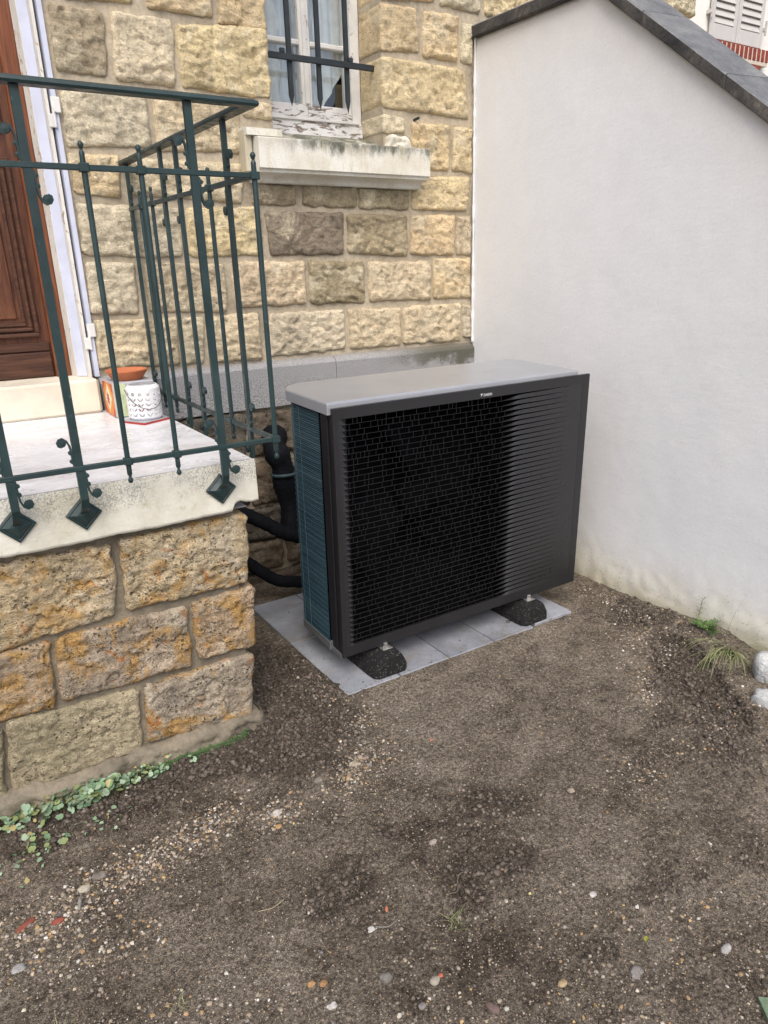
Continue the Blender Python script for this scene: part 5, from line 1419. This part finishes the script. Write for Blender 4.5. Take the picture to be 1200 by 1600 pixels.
def round_leaf(x, y, z, r, tilt, az, col):
    """scalloped round leaf like creeping charlie, cupped, on a stem"""
    n = 14; V = [(0, 0, 0)]
    for i in range(n):
        a = 2 * pi * i / n; rr = r * (1 + .07 * cos(a * 5)) * (.55 if i == 0 else 1)
        V.append((rr * cos(a), rr * sin(a), .18 * r * (1 + .3 * cos(3 * a))))
    E_ = Euler((tilt * cos(az), tilt * sin(az), rp.uniform(0, 6)), 'XYZ').to_matrix()
    V = [E_ @ Vector(v) + Vector((x, y, z)) for v in V]; F = [(0, i + 1, (i + 1) % n + 1) for i in range(n)]
    return (V, F, col)
def stem(p0, p1, r, col):
    b = MB().tube([p0, ((p0[0] + p1[0]) / 2 + r, (p0[1] + p1[1]) / 2, (p0[2] + p1[2]) / 2), p1], r, 4, cap=False); return (b.V, b.F, col)
items = []
def cover(n, fx, r0, r1, h0, h1):
    for _ in range(n):
        x, y = fx(); z = hz_(x, y); h = rp.uniform(h0, h1); c = rp.choice(G1) if rp.random() > .06 else (.42, .36, .16); f_ = rp.uniform(.6, 1.1); c = tuple(v * f_ for v in c); r = rp.uniform(r0, r1)
        lx, ly = x + rp.uniform(-.008, .008), y - rp.uniform(0, .012)
        items.append(round_leaf(lx, ly, z + h, r, rp.uniform(0, 1.0), rp.uniform(0, 6), c)); items.append(stem((x, y, z - .003), (lx, ly, z + h), .0007, (.14, .16, .07)))
cover(170, lambda: (rp.gauss(-1.02, .07), rp.uniform(-.17, -.10)), .007, .0145, .012, .050)
cover(210, lambda: (min(-.66, rp.gauss(-.93, .14)), rp.uniform(-.16, -.10)), .004, .010, .006, .032)
cover(60, lambda: (rp.uniform(-1.30, -1.15), rp.uniform(-.15, -.09)), .006, .012, .008, .035)
cover(26, lambda: (rp.gauss(-1.16, .035), rp.gauss(-.235, .03)), .006, .012, .006, .02)
cover(20, lambda: (rp.gauss(-.99, .05), rp.gauss(-.265, .025)), .004, .008, .005, .015)
cover(18, lambda: (rp.gauss(-1.22, .05), rp.gauss(-.30, .03)), .004, .009, .005, .015)
leafmesh(items, 'clover_cover', kind='stuff')
items = []
for _ in range(1500):      # tiny moss-like leaves at the foot of the footing
    t = rp.random(); x = -.80 + .33 * t + rp.gauss(0, .012); y = -.122 + rp.gauss(0, .009) - (.0 if t < .8 else .012); z = hz_(x, y) + rp.uniform(0, .014)
    c = rp.choice([(.10, .19, .07), (.14, .24, .09), (.08, .15, .06)]); r = rp.uniform(.0014, .0032)
    V = []; a0 = rp.uniform(0, 6)
    for i in range(5): a = a0 + 2 * pi * i / 5; V.append((x + r * cos(a), y + r * sin(a) * .8, z + r * .5 * sin(a * 2)))
    items.append((V, [(0, 1, 2, 3, 4)], c))
for _ in range(500):
    x = rp.gauss(-1.08, .13); y = -.115 + rp.gauss(0, .010); z = hz_(x, y) + rp.uniform(0, .01); r = rp.uniform(.001, .0025); c = (.10, .15, .06)
    items.append(([(x - r, y, z), (x, y - r, z + r), (x + r, y, z), (x, y + r, z)], [(0, 1, 2, 3)], c))
leafmesh(items, 'moss', kind='stuff')
def blade(base, d, L, w, droop, col, n=7):
    V = []; F = []; p = Vector(base); v = Vector(d).normalized(); side = v.cross(Vector((0, 0, 1))); side = side.normalized() if side.length > .01 else Vector((1, 0, 0))
    for i in range(n):
        t = i / (n - 1); ww_ = w * (1 - t ** 1.6) + .00025
        V += [p + side * ww_, p - side * ww_]; p = p + v * (L / (n - 1)); v = (v + Vector((0, 0, -droop))).normalized()
    for i in range(n - 1): F.append((2 * i, 2 * i + 1, 2 * i + 3, 2 * i + 2))
    return (V, F, col)
def tuft(x, y, n, L, w, droop, cols, label, name='grass_tuft', up=1.0, bias=(0, 0), spread=.01):
    it = []; z = hz_(x, y)
    for _ in range(n):
        a = rp.uniform(0, 2 * pi); c = rp.choice(cols); f_ = rp.uniform(.75, 1.2); c = tuple(v * f_ for v in c)
        it.append(blade((x + rp.gauss(0, spread), y + rp.gauss(0, spread), z - .002), (cos(a) + bias[0], sin(a) + bias[1], up * rp.uniform(.5, 1.5)), L * rp.uniform(.5, 1.15), w, droop * rp.uniform(.6, 1.4), c))
    return leafmesh(it, name, label, 'grass')
dry = [(.22, .23, .11), (.30, .28, .16), (.14, .17, .07)]
tuft(-.330, -1.162, 34, .040, .0009, .10, dry, 'small dull green grass tuft in the middle of the bare soil')
tuft(-.985, -.985, 14, .035, .0008, .12, dry, 'tiny sparse grass tuft on the soil in the lower left')
tuft(-1.23, -.905, 26, .05, .0008, .25, dry, 'thin straggly grass tuft close to the lower left corner')
tuft(-.755, -1.25, 10, .04, .0007, .2, dry, 'few thin grass blades near the bottom edge left of the pebbles')
tuft(1.46, -.735, 60, .26, .0016, .42, [(.17, .22, .07), (.24, .27, .11), (.30, .30, .17)], 'long drooping grass tuft hanging beside the white concrete lump', up=1.3, bias=(-.8, -.5), spread=.02)
# leafy weed at the white wall
it = []; wx, wy = 1.515, -.585; wz = hz_(wx, wy)
for s_ in range(26):
    a = rp.uniform(0, 2 * pi); L = rp.uniform(.03, .085); el = rp.uniform(.1, 1.0)
    d = Vector((cos(a) * cos(el) - .5, sin(a) * cos(el), sin(el) * .8)).normalized(); p1 = Vector((wx + rp.gauss(0, .012), wy + rp.gauss(0, .022), wz)); p2 = p1 + d * L
    c = rp.choice([(.12, .24, .06), (.16, .30, .08), (.09, .18, .05)]); it.append(stem(p1, p2, .0008, (.12, .17, .06)))
    for k in range(9):
        q = p1 + (p2 - p1) * (.25 + .75 * k / 8); sd_ = 1 if k % 2 else -1; per = d.cross(Vector((0, 0, 1))).normalized() * sd_
        l = .016 * (1 - .05 * k); tip = q + per * l + d * l * .5; mid1 = q + per * l * .5 + d * l * .55; mid2 = q + per * l * .6 - d * l * .05
        it.append(([q, mid2, tip, mid1], [(0, 1, 2, 3)], c))
leafmesh(it, 'weed', 'bright green feathery weed growing at the foot of the white wall', 'plant')
it = []
wx, wy = 1.545, -.515; z = hz_(wx, wy)
p1 = Vector((wx, wy, z)); p2 = Vector((wx + .006, wy - .012, z + .115)); it.append(stem(p1, p2, .0009, (.16, .18, .08)))
for k in range(16):
    q = p1 + (p2 - p1) * (.2 + .8 * k / 15); a = k * 2.4; e2 = q + Vector((cos(a) * .014 - .004, sin(a) * .016, .012)); it.append(stem(q, e2, .0006, (.15, .17, .08)))
    r = .0032; it.append(([e2 + Vector((0, -r, 0)), e2 + Vector((-r, 0, r)), e2 + Vector((0, r, 0)), e2 + Vector((r, 0, -r))], [(0, 1, 2, 3)], (.14, .16, .08)))
leafmesh(it, 'seed_stalk', 'thin upright weed stalk with seed heads against the white wall', 'plant')
# twigs and a yellow leaf
def twig(pts, r, col, label):
    P = [(x, y, hz_(x, y) + h) for x, y, h in pts]; P = smooth_path(P, 5)
    o = MB().tube(P, r, 5).build('twig', plain('twig_wood', col, .9, .1)); return tag(o, label, 'twig')
twig([(-.95, -.965, .004), (-.90, -.98, .006), (-.86, -.965, .010), (-.83, -.975, .005)][:4], .0012, (.34, .28, .18), 'thin pale forked twig on the soil in the lower left') if False else None
twig([(-.735, -.845, .003), (-.70, -.86, .005), (-.665, -.855, .008)], .0011, (.36, .30, .20), 'thin pale twig on the soil right of the dark hollow')
twig([(-.33, -1.11, .004), (-.30, -1.09, .008), (-.265, -1.085, .006), (-.235, -1.05, .010), (-.20, -1.045, .004)], .0011, (.20, .17, .12), 'crooked brown twig on the soil above the grass tuft')
twig([(-.51, -1.065, .006), (-.485, -1.085, .007), (-.45, -1.075, .004)], .0010, (.30, .28, .26), 'short grey twig beside the white chip')
twig([(-.745, -.90, .004), (-.73, -.87, .006)], .001, (.30, .24, .15), 'tiny twig beside the dark hollow')
items = [round_leaf(.02, -1.475, hz_(.02, -1.475) + .006, .0075, .8, 1, (.40, .40, .08))]
leafmesh(items, 'fallen_leaf', 'small yellow-green fallen leaf in the lower right of the soil', 'leaf')
items = [round_leaf(-.115, -1.205, hz_(-.115, -1.205) + .005, .004, .9, 2, (.45, .42, .18))]
leafmesh(items, 'fallen_leaf', 'tiny pale yellow leaf scrap near the grass tuft', 'leaf')
